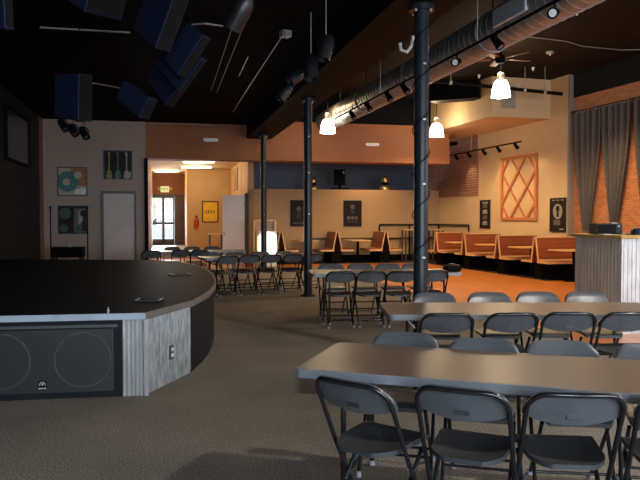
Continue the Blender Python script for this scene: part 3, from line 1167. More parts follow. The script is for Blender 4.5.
def slat(c, sgn, y0):
    """clip u + sgn*0.94 v = c to the unit square"""
    pts = []
    for k in range(201):
        v = k / 200
        u = c - sgn * 0.94 * v
        if 0.02 <= u <= 0.98 and 0.02 <= v <= 0.98:
            pts.append((u, v))
    if len(pts) < 2:
        return
    a, b = pts[0], pts[-1]
    # image left is far, so mirror u
    A = Vector(((1 - a[0]) * Wl, y0, ztp - a[1] * (ztp - zb)))
    B = Vector(((1 - b[0]) * Wl, y0, ztp - b[1] * (ztp - zb)))
    d = (B - A).normalized()
    nn = Vector((-d.z, 0, d.x)) * 0.033
    m = MB()
    y1 = y0 + 0.022
    m.plate([(A.x + nn.x, A.z + nn.z), (B.x + nn.x, B.z + nn.z), (B.x - nn.x, B.z - nn.z), (A.x - nn.x, A.z - nn.z)], y0, y1)
    m.build('slat', M_lattice, LT)


for c in (0.73, 0.26, -0.22, -0.70):
    slat(c, -1, 0.014)
for c in (0.26, 0.73, 1.20, 1.66):
    slat(c, 1, 0.037)


def disc(m, cx, cz, r, y, n=24, a0=0, a1=2 * PI):
    m._f([m.bm.verts.new((cx + r * math.cos(a0 + (a1 - a0) * k / n), y, cz + r * math.sin(a0 + (a1 - a0) * k / n))) for k in range(n)])


def picture(name, label, cat, loc, rot, w, h, fw, frame_m, mats, draw, group=None, flip=-1):
    """local: x along the wall, z up, faces local -y"""
    t = empty(name, label, cat, loc, rot, group)
    d = 0.03
    if fw > 0:
        MB().box(0, fw, -d, 0, 0, h).box(w - fw, w, -d, 0, 0, h).box(fw, w - fw, -d, 0, 0, fw).box(fw, w - fw, -d, 0, h - fw, h).build('frame', frame_m, t)
    m = MB()
    m.box(fw, w - fw, -d * 0.6, -0.002, fw, h - fw)
    y = -d * 0.6 - 0.002

    def quad(pts, mi, lift=0.0):
        m.mi = mi
        m._f([m.bm.verts.new((w * p[0], y - lift, h * p[1])) for p in pts])

    def dsc(cx, cz, r, mi, lift=0.0, a0=0, a1=2 * PI):
        m.mi = mi
        disc(m, cx * w, cz * h, r * w, y - lift, 28, a0, a1)
    draw(quad, dsc)
    m.mi = 0
    m.build('print', mats, t)
    return t


def art_m(n, c):
    return mat('ink_' + n, c, 0.6, spec=0.2, var=0.15, scale=9)


K = art_m('black', (0.02, 0.02, 0.022))
DG = art_m('dark_grey', (0.011, 0.009, 0.008))
GR = art_m('grey', (0.11, 0.10, 0.09))
LG = art_m('pale_grey', (0.30, 0.285, 0.26))
TE = art_m('teal', (0.05, 0.16, 0.155))
CRM = art_m('cream', (0.36, 0.31, 0.22))
ORG = art_m('orange', (0.30, 0.12, 0.05))
WHT = art_m('white', (0.6, 0.6, 0.58))
YEL = art_m('yellow', (0.82, 0.50, 0.03))
GRN = art_m('green', (0.05, 0.085, 0.06))
OLV = art_m('olive', (0.25, 0.2, 0.06))


def dw_rect(px0, px1, py0, py1, off=0.0):
    """rectangle on the wall behind the stage"""
    a, b = on_door_wall(px0), on_door_wall(px1)
    pm = (px0 + px1) / 2
    um = (a + b) / 2
    Z = RM(um, VDOOR).y
    z1 = P(pm, py0, Z).z
    z0 = P(pm, py1, Z).z
    return a, b, z0, z1


def a1(quad, dsc):
    quad([(0.45, 0.4), (0.96, 0.35), (0.96, 0.95), (0.45, 0.96)], 2)
    dsc(0.35, 0.5, 0.36, 1, 0.001)
    dsc(0.3, 0.48, 0.12, 3, 0.002)
    dsc(0.68, 0.72, 0.13, 3, 0.002)
    quad([(0.55, 0.06), (0.95, 0.05), (0.95, 0.3), (0.6, 0.22)], 4, 0.002)


def a2(quad, dsc):
    for cx, mi in ((0.2, 1), (0.5, 2), (0.8, 3)):
        quad([(cx - 0.022, 0.3), (cx + 0.022, 0.3), (cx + 0.02, 0.85), (cx - 0.02, 0.85)], mi)
        dsc(cx, 0.24, 0.085, mi, 0.001)
        dsc(cx, 0.12, 0.11, mi, 0.0015)
        quad([(cx - 0.04, 0.83), (cx + 0.04, 0.83), (cx + 0.02, 0.94), (cx - 0.05, 0.94)], mi, 0.001)
    quad([(0.7, 0.06), (0.95, 0.06), (0.95, 0.3), (0.72, 0.12)], 3, 0.002)


def a3(quad, dsc):
    dsc(0.2, 0.2, 0.14, 2)
    dsc(0.25, 0.72, 0.2, 2)
    quad([(0.53, 0.05), (0.55, 0.9), (0.95, 0.9), (0.95, 0.05)], 3)
    dsc(0.58, 0.58, 0.27, 1, 0.001, -1.2, 1.2)
    dsc(0.86, 0.72, 0.12, 4, 0.002)
    quad([(0.78, 0.1), (0.97, 0.1), (0.94, 0.7), (0.84, 0.72)], 4, 0.002)
    quad([(0.6, 0.1), (0.74, 0.1), (0.72, 0.35), (0.62, 0.3)], 2, 0.002)


frameK = mat('black_picture_frame', (0.015, 0.014, 0.013), 0.4)
for (r, nm, lb, mm, fnc) in (((58, 88, 167, 196), 'framed_print', 'framed print of a teal ring on cream and orange, behind the stage', [CRM, TE, ORG, CRM, WHT], a1),
                             ((104, 133, 150.5, 179.5), 'framed_print', 'framed print of three guitars on dark ground above the grey door', [DG, OLV, TE, LG], a2),
                             ((58, 88, 205.5, 234), 'framed_print', 'framed dark green print with a white fan shape, below the teal ring print', [DG, LG, GRN, GR, K], a3)):
    a, b, z0, z1 = dw_rect(*r)
    picture(nm, lb, 'picture', RM(a, VDOOR - 0.004, z0), YAW, b - a, z1 - z0, 0.03, frameK, mm, fnc, 'framed prints behind the stage')


def bw_rect(px0, px1, py0, py1, v):
    a, b = on_v(px0, v), on_v(px1, v)
    Z = RM((a + b) / 2, v).y
    pm = (px0 + px1) / 2
    return a, b, P(pm, py1, Z).z, P(pm, py0, Z).z


def p1(quad, dsc):
    dsc(0.5, 0.66, 0.14, 1)
    quad([(0.36, 0.3), (0.64, 0.28), (0.6, 0.62), (0.4, 0.6)], 2)
    for k in range(7):
        quad([(0.18 + 0.1 * k, 0.1), (0.25 + 0.1 * k, 0.1), (0.25 + 0.1 * k, 0.16), (0.18 + 0.1 * k, 0.16)], 1, 0.001)


def p2(quad, dsc):
    dsc(0.5, 0.75, 0.12, 1)
    quad([(0.38, 0.5), (0.62, 0.5), (0.56, 0.72), (0.44, 0.72)], 2)
    for cx in (0.28, 0.5, 0.7):
        dsc(cx, 0.34, 0.09, 1, 0.001)
        quad([(cx - 0.08, 0.14), (cx + 0.08, 0.14), (cx + 0.06, 0.3), (cx - 0.06, 0.3)], 2, 0.001)


for r, lb, fnc in (((290, 303.8, 200, 226.5), 'dark poster on the tan partition, left one half hidden by the middle pillar', p1),
                   ((343.3, 361.5, 200.5, 226.5), 'dark poster on the tan partition, right one above the booths', p2)):
    a, b, z0, z1 = bw_rect(*r, VP_)
    if r[0] == 290:
        b = a + 0.62
    picture('poster', lb, 'poster', RM(a, VP_ - 0.004, z0), YAW, b - a, z1 - z0, 0.015, frameK, [DG, GR, mat('ink_mid_grey', (0.04, 0.035, 0.032), 0.6, spec=0.2)], fnc, 'dark posters')


def wr_rect(px0, px1, py0, py1):
    a, b = wall_s(px1), wall_s(px0)       # near end first
    Z = WR((a + b) / 2).y
    pm = (px0 + px1) / 2
    return a, b, P(pm, py1, Z).z, P(pm, py0, Z).z


def p3(quad, dsc):
    for k in range(4):
        quad([(0.25, 0.12 + 0.2 * k), (0.75, 0.12 + 0.2 * k), (0.7, 0.27 + 0.2 * k), (0.3, 0.25 + 0.2 * k)], 1 + k % 2)
    quad([(0.2, 0.88), (0.8, 0.88), (0.8, 0.93), (0.2, 0.93)], 1)


def p4(quad, dsc):
    dsc(0.5, 0.6, 0.3, 1)
    dsc(0.5, 0.68, 0.12, 0, 0.001)
    quad([(0.42, 0.44), (0.58, 0.44), (0.56, 0.6), (0.44, 0.6)], 0, 0.001)
    quad([(0.25, 0.2), (0.68, 0.2), (0.68, 0.36), (0.25, 0.36)], 2)
    for cx in (0.22, 0.5, 0.78):
        quad([(cx - 0.09, 0.92), (cx + 0.09, 0.92), (cx + 0.09, 0.945), (cx - 0.09, 0.945)], 1)
    quad([(0.62, 0.06), (0.88, 0.06), (0.88, 0.1), (0.62, 0.1)], 1)


for r, lb, fnc in (((480.5, 490.5, 200, 228.5), 'tall dark poster on the cream right wall, left of the lattice panel', p3),
                   ((550.5, 566.2, 197.8, 232), 'dark poster with a pale oval portrait, right of the lattice panel', p4)):
    a, b, z0, z1 = wr_rect(*r)
    # faces into the room: turn by 180 so local -y points along wn
    picture('poster', lb, 'poster', WR(b, 0.004, z0), WA + PI, b - a, z1 - z0, 0.012, frameK, [DG, LG, GR], fnc, 'dark posters')


def p5(quad, dsc):
    for k in range(4):
        quad([(0.2 + 0.16 * k, 0.42), (0.3 + 0.16 * k, 0.42), (0.3 + 0.16 * k, 0.56 + 0.03 * (k % 2)), (0.2 + 0.16 * k, 0.54)], 1)


a, b, z0, z1 = bw_rect(202, 218.5, 201, 222.5, 30.2)
picture('poster', 'yellow poster in a thin dark frame on the ochre entry wall', 'poster', RM(a, 30.196, z0), YAW, b - a, z1 - z0, 0.05, frameK, [YEL, OLV], p5)


def p6(quad, dsc):
    quad([(0.3, 0.15), (0.7, 0.15), (0.6, 0.8), (0.4, 0.8)], 1)


picture('framed_print', 'small framed picture on the side wall of the entry above the open door', 'picture', RM(2.825, 27.9, 2.6), YAW - PI / 2, 1.3, 0.85, 0.04,
        mat('wood_picture_frame', (0.3, 0.15, 0.06), 0.5), [CRM, ORG], p6)

# the dark panel on the left wall
q = RM(UL + 0.004, 15.3)
pnl = empty('wall_screen', 'large dark framed panel hanging high on the black left wall', 'screen', RM(UL + 0.004, 15.5, 2.75), YAW + PI / 2)
MB().box(0, 2.6, -0.06, 0, 0, 0.06).box(0, 2.6, -0.06, 0, 1.1, 1.16).box(0, 0.06, -0.06, 0, 0.06, 1.1).box(2.54, 2.6, -0.06, 0, 0.06, 1.1).build('frame', M_black, pnl)
MB().box(0.06, 2.54, -0.03, -0.002, 0.06, 1.1).build('screen_face', mat('glossy_black_glass', (0.02, 0.022, 0.025), 0.25), pnl)

# ================================================================== CURTAINS
def curtain(pxa, pxb, zbot, label):
    sa, sbb = wall_s(pxb, -0.16), wall_s(pxa, -0.16)
    Wc = sbb - sa
    t = empty('curtain', label, 'curtain', WR(sa, -0.16 + 0.10), WA, 'grey curtains on the brick wall')
    ztop_ = 4.22
    m = MB()

    def f(u, v):
        h = 1 - v                      # 0 at top
        wdt = Wc * (1.0 - 0.1 * h - 0.72 * max(0, (h - 0.28) / 0.72) ** 1.35)
        cx = Wc * (0.5 + 0.02 * h)
        fold = 0.06 * (1 - 0.35 * h)
        x = cx + (u - 0.5) * wdt
        y = fold * math.sin(2 * PI * u * 4.5 + 0.6 * math.sin(3 * h)) + 0.012 * math.sin(2 * PI * u * 3 + 2)
        return Vector((x, y, zbot + (ztop_ - zbot) * v))
    m.grid(f, 112, 24, Vector((0, 0.004, 0)))
    m.build('cloth', M_curtain, t, True)
    for k in range(7):
        x = Wc * (k + 0.5) / 7
        ring = [(x, 0.022 * math.cos(a * PI / 6), ztop_ + 0.012 + 0.03 * math.sin(a * PI / 6)) for a in range(12)]
        MB().tube(ring, 0.006, 6, closed=True).build('ring', M_rod, t, True)
    return t


curtain(577.0, 604, 1.18, 'long grey curtain gathered to a point, left one against the brick wall')
curtain(604.5, 632.5, 1.36, 'long grey curtain gathered to a point, second from the left on the brick wall')
curtain(636.5, 668, 1.36, 'long grey curtain at the right edge of the picture, only its top corner in view')
rod = empty('curtain_rod', 'thin black curtain rod across the brick wall carrying the grey curtains', 'curtain rod')
MB().tube([WR(0.03, -0.06, 4.262), WR(wall_s(700, -0.16), -0.06, 4.262)], 0.013, 8).build('pole', M_tube, rod, True)
MB().box(-0.04, 0.04, -0.03, 0.09, 4.235, 4.29).build('bracket', M_tube, rod, loc=WR(-0.05, -0.15), rotz=WA)

# ================================================================== PENDANTS, FAN, TRACKS, DUCT
LIGHTS = []


def light(name, typ, loc, power, col, size=0.1, rot=None, spot=None):
    d = bpy.data.lights.new(name, typ)
    d.energy = power
    d.color = col
    if typ == 'AREA':
        d.shape = 'RECTANGLE'
        d.size, d.size_y = size
    elif typ in ('POINT', 'SPOT'):
        d.shadow_soft_size = size
    if spot:
        d.spot_size, d.spot_blend = spot
    o_ = bpy.data.objects.new(name, d)
    COL.objects.link(o_)
    o_.location = loc
    if rot is not None:
        o_.rotation_euler = rot
    return o_


def aim(o_, target):
    d = Vector(target) - o_.location
    o_.rotation_euler = d.to_track_quat('-Z', 'Y').to_euler()


WARM = (1.0, 0.66, 0.34)
PW = 330


def pendant(loc, label, ceil_z, power=PW):
    t = empty('pendant_lamp', label, 'lamp', loc, 0, 'white bell pendant lamps')
    MB().lathe([(0.205, 0.0), (0.20, 0.06), (0.18, 0.2), (0.15, 0.3), (0.11, 0.36), (0.0, 0.37)], 24).build('lamp_shade', M_lamp, t, True)
    MB().lathe([(0, 0.36), (0.085, 0.36), (0.085, 0.5), (0.05, 0.54), (0, 0.54)], 16).build('socket_housing', M_rod, t, True)
    MB().tube([(0, 0, 0.53), (0, 0, ceil_z - loc[2])], 0.012, 6).build('stem', M_black, t, True)
    light('pendant_light', 'SPOT', (loc[0], loc[1], loc[2] - 0.06), power, WARM, 0.16, (0, 0, 0), (2.75, 0.5))
    light('pendant_glow', 'POINT', (loc[0] - 0.1, loc[1] - 0.1, loc[2] + 0.62), 28, WARM, 0.1)
    return t


q = P(500.8, 97, 15.3)
pendant(tuple(q), 'white glowing bell pendant in front of the vent on the bulkhead, largest', CR)
q = P(436.5, 136.5, 20.0)
pendant(tuple(q), 'white glowing bell pendant just right of the nearest pillar', CR)
q = P(327.8, 133, 18.8)
pendant(tuple(q), 'white glowing bell pendant right of the middle pillar, far back', CR, PW * 0.4)
# ceiling fan
q = P(500, 59, 13.6)
fan = empty('ceiling_fan', 'brown bladed ceiling fan under the dark boards behind the duct', 'fan', q, 0.3)
MB().lathe([(0, -0.09), (0.07, -0.08), (0.1, -0.02), (0.1, 0.05), (0.05, 0.09), (0, 0.09)], 18).build('motor', M_black, fan, True)
MB().tube([(0, 0, 0.08), (0, 0, CR - q.z)], 0.014, 8).build('downrod', M_black, fan, True)
M_blade = mat('walnut_blade', (0.16, 0.075, 0.035), 0.5, var=0.2)
for k in range(5):
    a = k * 2 * PI / 5
    mm = Matrix.Rotation(a, 4, 'Z') @ Matrix.Rotation(math.radians(9), 4, 'X')
    b = MB()
    b.box(0.16, 0.66, -0.065, 0.065, -0.006, 0.006, 0.004, mm)
    bo = b.build('blade', M_blade, fan)
    MB().box(0.08, 0.2, -0.02, 0.02, -0.012, -0.004, 0, mm).build('blade_arm', M_black, bo)

# spiral duct
dA, dB = Vector((5.31 - 0.2464 * 4.5, 4.5, 4.4)), Vector((5.31 - 0.2464 * 21.2, 21.2, 4.4))
dd = (dB - dA)
Ld = dd.length
duct = empty('air_duct', 'long round galvanized air duct hanging under the board ceiling', 'duct', dA, math.atan2(dd.y, dd.x))
prof = []
k = 0
x = 0.0
rotx = Matrix.Rotation(PI / 2, 4, 'Y')
dm = MB()
while x < Ld:
    prof += [(0.300, x), (0.300, x + 0.16), (0.3075, x + 0.168), (0.3075, x + 0.182), (0.300, x + 0.19)]
    x += 0.19
dm.lathe(prof, 36, rotx)
dm.build('duct_pipe', M_duct, duct, True)
for x in (3.2, 6.4, 9.6, 12.8):
    MB().lathe([(0.302, x), (0.318, x), (0.318, x + 0.05), (0.302, x + 0.05)], 36, rotx).build('joint_collar', M_duct, duct, True)
    MB().tube([(x + 0.025, 0, 0.31), (x + 0.025, 0, CR - 4.4)], 0.01, 6).build('hanger_rod', M_black, duct)
# register on the side of the duct towards the camera (local +y is left)
Zr = 5.31 / ((527 - 320) / F + 0.2464)
xr = (Zr - 4.5) / dd.normalized().y
rg = MB().box(xr - 0.45, xr + 0.45, 0.285, 0.325, -0.12, 0.13, 0.006).build('register', mat('grey_register', (0.62, 0.67, 0.72), 0.5, metal=0.0), duct)
sl = MB()
for k in range(9):
    sl.box(xr - 0.42, xr + 0.42, 0.325, 0.333, -0.105 + k * 0.025, -0.095 + k * 0.025)
sl.build('louvre', mat('grey_slot', (0.36, 0.39, 0.42), 0.5), rg)

# track along the duct
tk = empty('track_light_rail', 'black lighting track running along the round duct', 'lighting track')
tz = 4.0


def TKp(Z, z=tz):
    return Vector((4.63 - 0.2464 * Z, Z, z))


MB().tube([TKp(6.0), TKp(17.2)], 0.022, 6).build('rail', M_black, tk)
for Z in (7.2, 9.8, 11.6, 13.9, 16.8):
    MB().tube([TKp(Z), TKp(Z, CR)], 0.007, 6).build('hanger_rod', M_rod, tk)
trackpos = ['first from the right', 'second from the right', 'third from the right', 'fourth from the right', 'fifth from the right', 'sixth from the right', 'seventh from the right, farthest']


def spot_head(loc, d, label, lens, group, sc_=1.0):
    t = empty('track_spotlight', label, 'spotlight', loc, 0, group)
    d = Vector(d).normalized()
    m = d.to_track_quat('Z', 'Y').to_matrix().to_4x4()
    m = Matrix.Translation((0, 0, -0.12 * sc_)) @ m @ Matrix.Scale(sc_, 4)
    MB().lathe([(0, -0.13), (0.035, -0.13), (0.05, -0.1), (0.06, 0.0), (0.075, 0.09), (0.075, 0.12), (0.06, 0.12), (0.055, 0.1), (0, 0.1)], 16, m).build('can', M_black, t, True)
    MB().lathe([(0, 0.102), (0.054, 0.102), (0.05, 0.112), (0, 0.116)], 16, m).build('lens', lens, t, True)
    MB().tube([(0, 0, 0), (0, 0, -0.08 * sc_)], 0.012, 6).build('stem', M_black, t)
    return t


M_lens = mat('pale_frosted_lens', (0.75, 0.75, 0.7), 0.3)
M_lensd = mat('dark_lens', (0.1, 0.1, 0.1), 0.2)
for k, (px, face) in enumerate(((552, 1), (495, 0), (456, 1), (404, 0), (388, 0), (368, 0), (352, 0))):
    Z = 4.63 / ((px - 320) / F + 0.2464)
    p = TKp(Z, tz - 0.02)
    d = (-0.6, -1, -0.35) if face else (0.5, -0.35, -0.8)
    spot_head(p, d, f'black spotlight on the track along the duct, {trackpos[k]}', M_lens if face else M_lensd, 'spotlights along the duct', 0.85)

# track over the right wall booths
ta, tb = Vector((4.15, 24.0, 3.62)), P(521, 141.5, 19.0)
t2 = empty('track_light_rail', 'thin black lighting track hung above the right wall booths', 'lighting track')
MB().tube([ta, tb], 0.022, 6).build('rail', M_black, t2)
for px, zz in ((470.5, CR - 0.9), (477.5, CR - 0.9), (446, 4.4)):
    f_ = (px - 443) / (521 - 443)
    # perspective-correct position along the rail
    A, B = ta, tb
    t_ = (px - 320) / F
    s_ = (t_ * A.y - A.x) / ((B.x - A.x) - t_ * (B.y - A.y))
    p = A.lerp(B, s_)
    MB().tube([p, Vector((p.x, p.y, CR - 0.99 if False else 4.27))], 0.008, 6).build('hanger_rod', M_rod, t2)
nm = ['farthest', 'second from the far end', 'third from the far end', 'second from the near end', 'nearest']
for k, px in enumerate((456, 468.5, 483.5, 498, 515.5)):
    A, B = ta, tb
    t_ = (px - 320) / F
    s_ = (t_ * A.y - A.x) / ((B.x - A.x) - t_ * (B.y - A.y))
    p = A.lerp(B, s_)
    spot_head(p - Vector((0, 0, 0.02)), (0.55, -0.1, -0.7), f'black spotlight on the track over the right wall booths, {nm[k]}', M_lensd, 'spotlights over the booths', 0.75)

# vent on the bulkhead face
p = P(506.5, 97, 18.55)
# plane of the near bulkhead face: through WR(sb, n)
fo = WR(sb, 0)
t_ = [(px - 320) / F for px in (499.5, 514)]


def bulk_n(px):
    t = (px - 320) / F
    return (t * fo.y - fo.x) / (wn.x - t * wn.y)


n0, n1 = bulk_n(514.2), bulk_n(499.5)
vent = empty('air_vent', 'grey square air vent on the cream bulkhead below the largest pendant', 'vent', WR(sb - 0.004, n0, 4.42), WA + PI / 2)
wv = n1 - n0
MB().box(0, wv, 0, 0.012, 0, 0.62).build('vent_frame', mat('warm_grey_vent', (0.42, 0.36, 0.29), 0.5), vent)
vs = MB()
for k in range(12):
    vs.box(0.03, wv - 0.03, 0.012, 0.02, 0.03 + k * 0.048, 0.055 + k * 0.048)
vs.build('louvre', mat('grey_louvre', (0.3, 0.26, 0.22), 0.5), vent)

# black pipe crossing high in front of the bulkhead
A, B = P(431, 80.5, 17.2), P(562.5, 94, 17.05)
pp = empty('sprinkler_pipe', 'black pipe crossing in front of the cream bulkhead', 'pipe')
MB().tube([A, B], 0.045, 12).build('pipe_run', M_black, pp, True)
for px in (525, 545, 451):
    f_ = (px - 431) / (562.5 - 431)
    p = A.lerp(B, f_)
    MB().tube([p, Vector((p.x, p.y, CR))], 0.009, 6).build('hanger', M_rod, pp)
    dpp = (B - A).normalized()
    MB().tube([p - dpp * 0.03, p + dpp * 0.03], 0.058, 12).build('coupling', M_rod, pp, True)
# black box duct beyond
A, B = P(429, 92.5, 19.2), P(478, 97, 18.6)
dpp = (B - A)
bd = empty('box_duct', 'black rectangular duct high above the far booths', 'duct', A, math.atan2(dpp.y, dpp.x))
MB().box(0, dpp.length, 0, 0.5, -0.24, 0.24, 0.01).build('casing', M_black, bd)
MB().tube([(0.5, 0.25, 0.24), (0.5, 0.25, CR - A.z)], 0.01, 6).build('hanger', M_black, bd)

# cable and small fittings on the board ceiling
cz = CR - 0.02
pts = [G(px, py, cz) for px, py in ((524, 36.5), (548, 39), (567, 41.5), (581, 46), (600, 48), (622, 50), (645, 49.5))]
tag(MB().tube(pts, 0.012, 6).build('ceiling_conduit', M_rod), 'pale cable running across the dark board ceiling to the right', 'cable')
for k, (px, py, lb) in enumerate(((550, 53, 'round grey fitting on the dark ceiling, above the curtains'), (533, 68.5, 'small pale sprinkler on the ceiling above the bulkhead'), (577, 12, 'small pale sprinkler beside the duct at the top right'), (479, 76, 'small pale sprinkler on the ceiling left of the bulkhead'))):
    q = G(px, py, CR - 0.03)
    sp = empty('ceiling_fitting', lb, 'ceiling fitting', q)
    r_ = 0.09 if k == 0 else 0.035
    MB().lathe([(0, -0.02), (r_ * 0.8, -0.02), (r_, 0.0), (r_, 0.03), (0, 0.03)], 14).build('body', M_rod if k == 0 else M_white, sp, True)
    MB().lathe([(0, -0.06), (0.02, -0.055), (0.02, -0.02), (0, -0.02)], 10).build('nozzle', M_white, sp, True)

# ================================================================== HEADER FITTINGS
def emergency(px, py, label):
    u = on_v(px, VDOOR - 0.01)
    Z = RM(u, VDOOR - 0.01).y
    t = empty('emergency_light', label, 'emergency light', RM(u, VDOOR - 0.004, P(px, py, Z).z), YAW, 'emergency lights on the header')
    MB().box(-0.14, 0.14, -0.07, 0, -0.05, 0.05, 0.01).build('housing', M_white, t)
    for s in (-1, 1):
        MB().lathe([(0, -0.03), (0.045, -0.03), (0.05, 0.02), (0.045, 0.03), (0, 0.035)], 12, Matrix.Translation((s * 0.17, -0.06, 0.0)) @ Matrix.Rotation(PI / 2, 4, 'X')).build('lamp_head', M_white, t, True)


emergency(211, 140, 'twin headed white emergency light on the brown header above the entry')
emergency(371.5, 144.8, 'white emergency light on the brown header above the right dark poster')

# exit sign
q = P(164.8, 189.3, RM(on_v(164.8, 33.58), 33.58).y)
ex = empty('exit_sign', 'lit exit sign with green letters over the entrance doors', 'sign', (q.x, q.y, q.z), YAW)
MB().box(-0.2, 0.2, -0.05, 0.0, -0.14, 0.14, 0.01).build('sign_box', M_exit, ex)
for s in (-1, 1):
    MB().lathe([(0, -0.04), (0.06, -0.04), (0.065, 0.03), (0, 0.04)], 12, Matrix.Translation((s * 0.28, -0.06, 0.02)) @ Matrix.Rotation(PI / 2, 4, 'X')).build('lamp_head', mat('tan_lamp_head', (0.5, 0.36, 0.18), 0.5), ex, True)
fc = bpy.data.curves.new('exit_text', 'FONT')
fc.body = 'EXIT'
fc.align_x = 'CENTER'
fc.align_y = 'CENTER'
fc.size = 0.17
fc.extrude = 0.004
fc.offset = 0.003
tmp = bpy.data.objects.new('exit_text_tmp', fc)
COL.objects.link(tmp)
bpy.context.view_layer.update()
dg = bpy.context.evaluated_depsgraph_get()
me = bpy.data.meshes.new_from_object(tmp.evaluated_get(dg))
me.materials.clear()
me.materials.append(M_exitgreen)
bpy.data.objects.remove(tmp)
eo = bpy.data.objects.new('exit_lettering', me)
COL.objects.link(eo)
eo.parent = ex
eo.location = (0, -0.056, 0)
eo.rotation_euler = (PI / 2, 0, 0)

# entry ceiling tubes
for px0, px1, py, lb in ((182.5, 215, 161.5, 'nearest'), (181, 212, 166.8, 'middle'), (154.5, 179, 170.8, 'farthest, by the doors')):
    A, B = G(px0, py, 3.57), G(px1, py, 3.57)
    L = (B - A).length
    t = empty('strip_light', f'fluorescent strip light on the entry ceiling, {lb}', 'ceiling light', A, math.atan2(B.y - A.y, B.x - A.x), 'entry strip lights')
    MB().box(0, L, -0.06, 0.06, 0.0, 0.03).build('housing', M_white, t)
    MB().box(0.02, L - 0.02, -0.05, 0.05, -0.05, 0.0, 0.015).build('diffuser', M_tubelight, t)
    c_ = (A + B) / 2
    light('strip_lamp', 'POINT', (c_.x, c_.y, c_.z - 0.25), 58, (1.0, 0.74, 0.45), 0.2)

# ================================================================== ENTRY OBJECTS
# open grey door at the partition end
q0, q1 = PX(222.5, 23.0), PX(245, 22.95)
dvec = q1 - q0
od = empty('door_3', 'open pale grey door standing at the left end of the tan partition', 'door', (q0.x, q0.y, 0), math.atan2(dvec.y, dvec.x))
od['kind'] = 'structure'
MB().box(0, dvec.length, 0, 0.045, 0.012, 2.28).build('door_leaf', mat('speckled_grey_door', (0.9, 0.9, 0.92), 0.55, var=0.12, scale=18), od)
MB().box(dvec.length, dvec.length + 0.11, -0.02, 0.1, 0.005, 2.34).build('door_frame', M_darkframe, od)
for z in (0.3, 1.1, 1.95):
    MB().box(dvec.length - 0.02, dvec.length + 0.02, -0.03, 0.0, z, z + 0.11).build('hinge', M_rod, od)
MB().lathe([(0, 0), (0.03, 0), (0.03, 0.03), (0.012, 0.05), (0.012, 0.06), (0, 0.06)], 12, Matrix.Translation((0.07, -0.06, 1.0)) @ Matrix.Rotation(-PI / 2, 4, 'X')).build('door_knob', M_rod, od, True)

# fire extinguisher on the ochre wall
u = on_v(196, 30.2)
Z = RM(u, 30.1).y
fe = empty('fire_extinguisher', 'red fire extinguisher hung on the ochre entry wall left of the yellow poster', 'fire extinguisher', RM(u, 30.1, 1.05), YAW)
MB().lathe([(0, 0), (0.07, 0), (0.08, 0.02), (0.08, 0.36), (0.06, 0.42), (0.025, 0.45), (0.025, 0.48), (0, 0.48)], 16).build('cylinder', M_red, fe, True)
MB().box(-0.03, 0.03, -0.03, 0.03, 0.48, 0.54).box(-0.02, 0.1, -0.01, 0.01, 0.53, 0.56).build('valve', M_black, fe)
MB().tube([(0.03, 0, 0.5), (0.1, -0.02, 0.45), (0.1, -0.02, 0.2), (0.09, -0.02, 0.12)], 0.012, 6).build('hose', M_black, fe, True)
MB().box(-0.05, 0.05, 0.07, 0.1, 0.1, 0.45).build('bracket', M_rod, fe)

# tall narrow table in the entry
q = PX(215.5, 26.0, 0.004)
st = empty('console_table', 'tall narrow pale topped table by the open grey door', 'table', q, YAW)
MB().box(-0.26, 0.26, -0.2, 0.2, 0.88, 0.93, 0.006).build('tabletop', M_ply, st)
for sx in (-1, 1):
    for sy in (-1, 1):
        MB().box(sx * 0.22 - 0.02, sx * 0.22 + 0.02, sy * 0.16 - 0.02, sy * 0.16 + 0.02, 0, 0.88).build('leg', M_darkframe, st)

# host stand with white front
q = PX(266.5, 20.9, 0.004)
hs = empty('host_stand', 'wooden host stand with a bright white front panel behind the tables', 'stand', q, math.radians(4))
hw = 0.30
MB().box(-hw, hw, 0.03, 0.5, 0, 1.1).build('cabinet', M_topwood, hs)
MB().box(-0.24, 0.31, 0.0, 0.03, 0.05, 1.12).build('front_panel', mat('white_board', (0.85, 0.82, 0.74), 0.5), hs)
MB().box(-0.40, -0.34, 0.1, 0.5, 0, 1.46).box(0.24, 0.29, 0.1, 0.5, 1.1, 1.46).box(-0.34, 0.29, 0.46, 0.5, 1.1, 1.46).box(-0.40, 0.29, 0.1, 0.5, 1.42, 1.46).build('hutch', M_topwood, hs)

# things on the ledge of the partition
def ledge(px, v):
    u = on_v(px, v)
    return RM(u, v, 2.512)


for px, h_, lb in ((385, 0.53, 'brass and black urn on the partition ledge, right of the dark monitor'), (313, 0.45, 'brass and black urn on the partition ledge just right of the middle pillar')):
    q = ledge(px, VP_ + 0.2)
    ur = empty('urn', lb, 'urn', q, 0, 'brass urns on the ledge')
    k = h_ / 0.53
    MB().lathe([(0, 0), (0.2 * k, 0), (0.21 * k, 0.05 * k), (0.17 * k, 0.14 * k), (0.1 * k, 0.19 * k), (0, 0.19 * k)], 20).build('foot', M_brass, ur, True)
    MB().lathe([(0, 0.18 * k), (0.13 * k, 0.18 * k), (0.13 * k, 0.28 * k), (0, 0.28 * k)], 20).build('middle_band', M_black, ur, True)
    MB().lathe([(0, 0.28 * k), (0.12 * k, 0.28 * k), (0.14 * k, 0.4 * k), (0.1 * k, 0.49 * k), (0.03 * k, 0.53 * k), (0, 0.53 * k)], 20).build('lid', M_brass, ur, True)
q = ledge(339.5, VP_ + 0.2)
mo = empty('monitor', 'dark monitor on a low stand on the partition ledge', 'monitor', q, YAW)
MB().box(-0.2, 0.2, -0.03, 0.03, 0.16, 0.72, 0.01).build('screen', M_black, mo)
MB().box(-0.3, 0.3, -0.12, 0.12, 0.0, 0.06, 0.01).box(-0.05, 0.05, -0.03, 0.03, 0.06, 0.16).build('stand', M_black, mo)
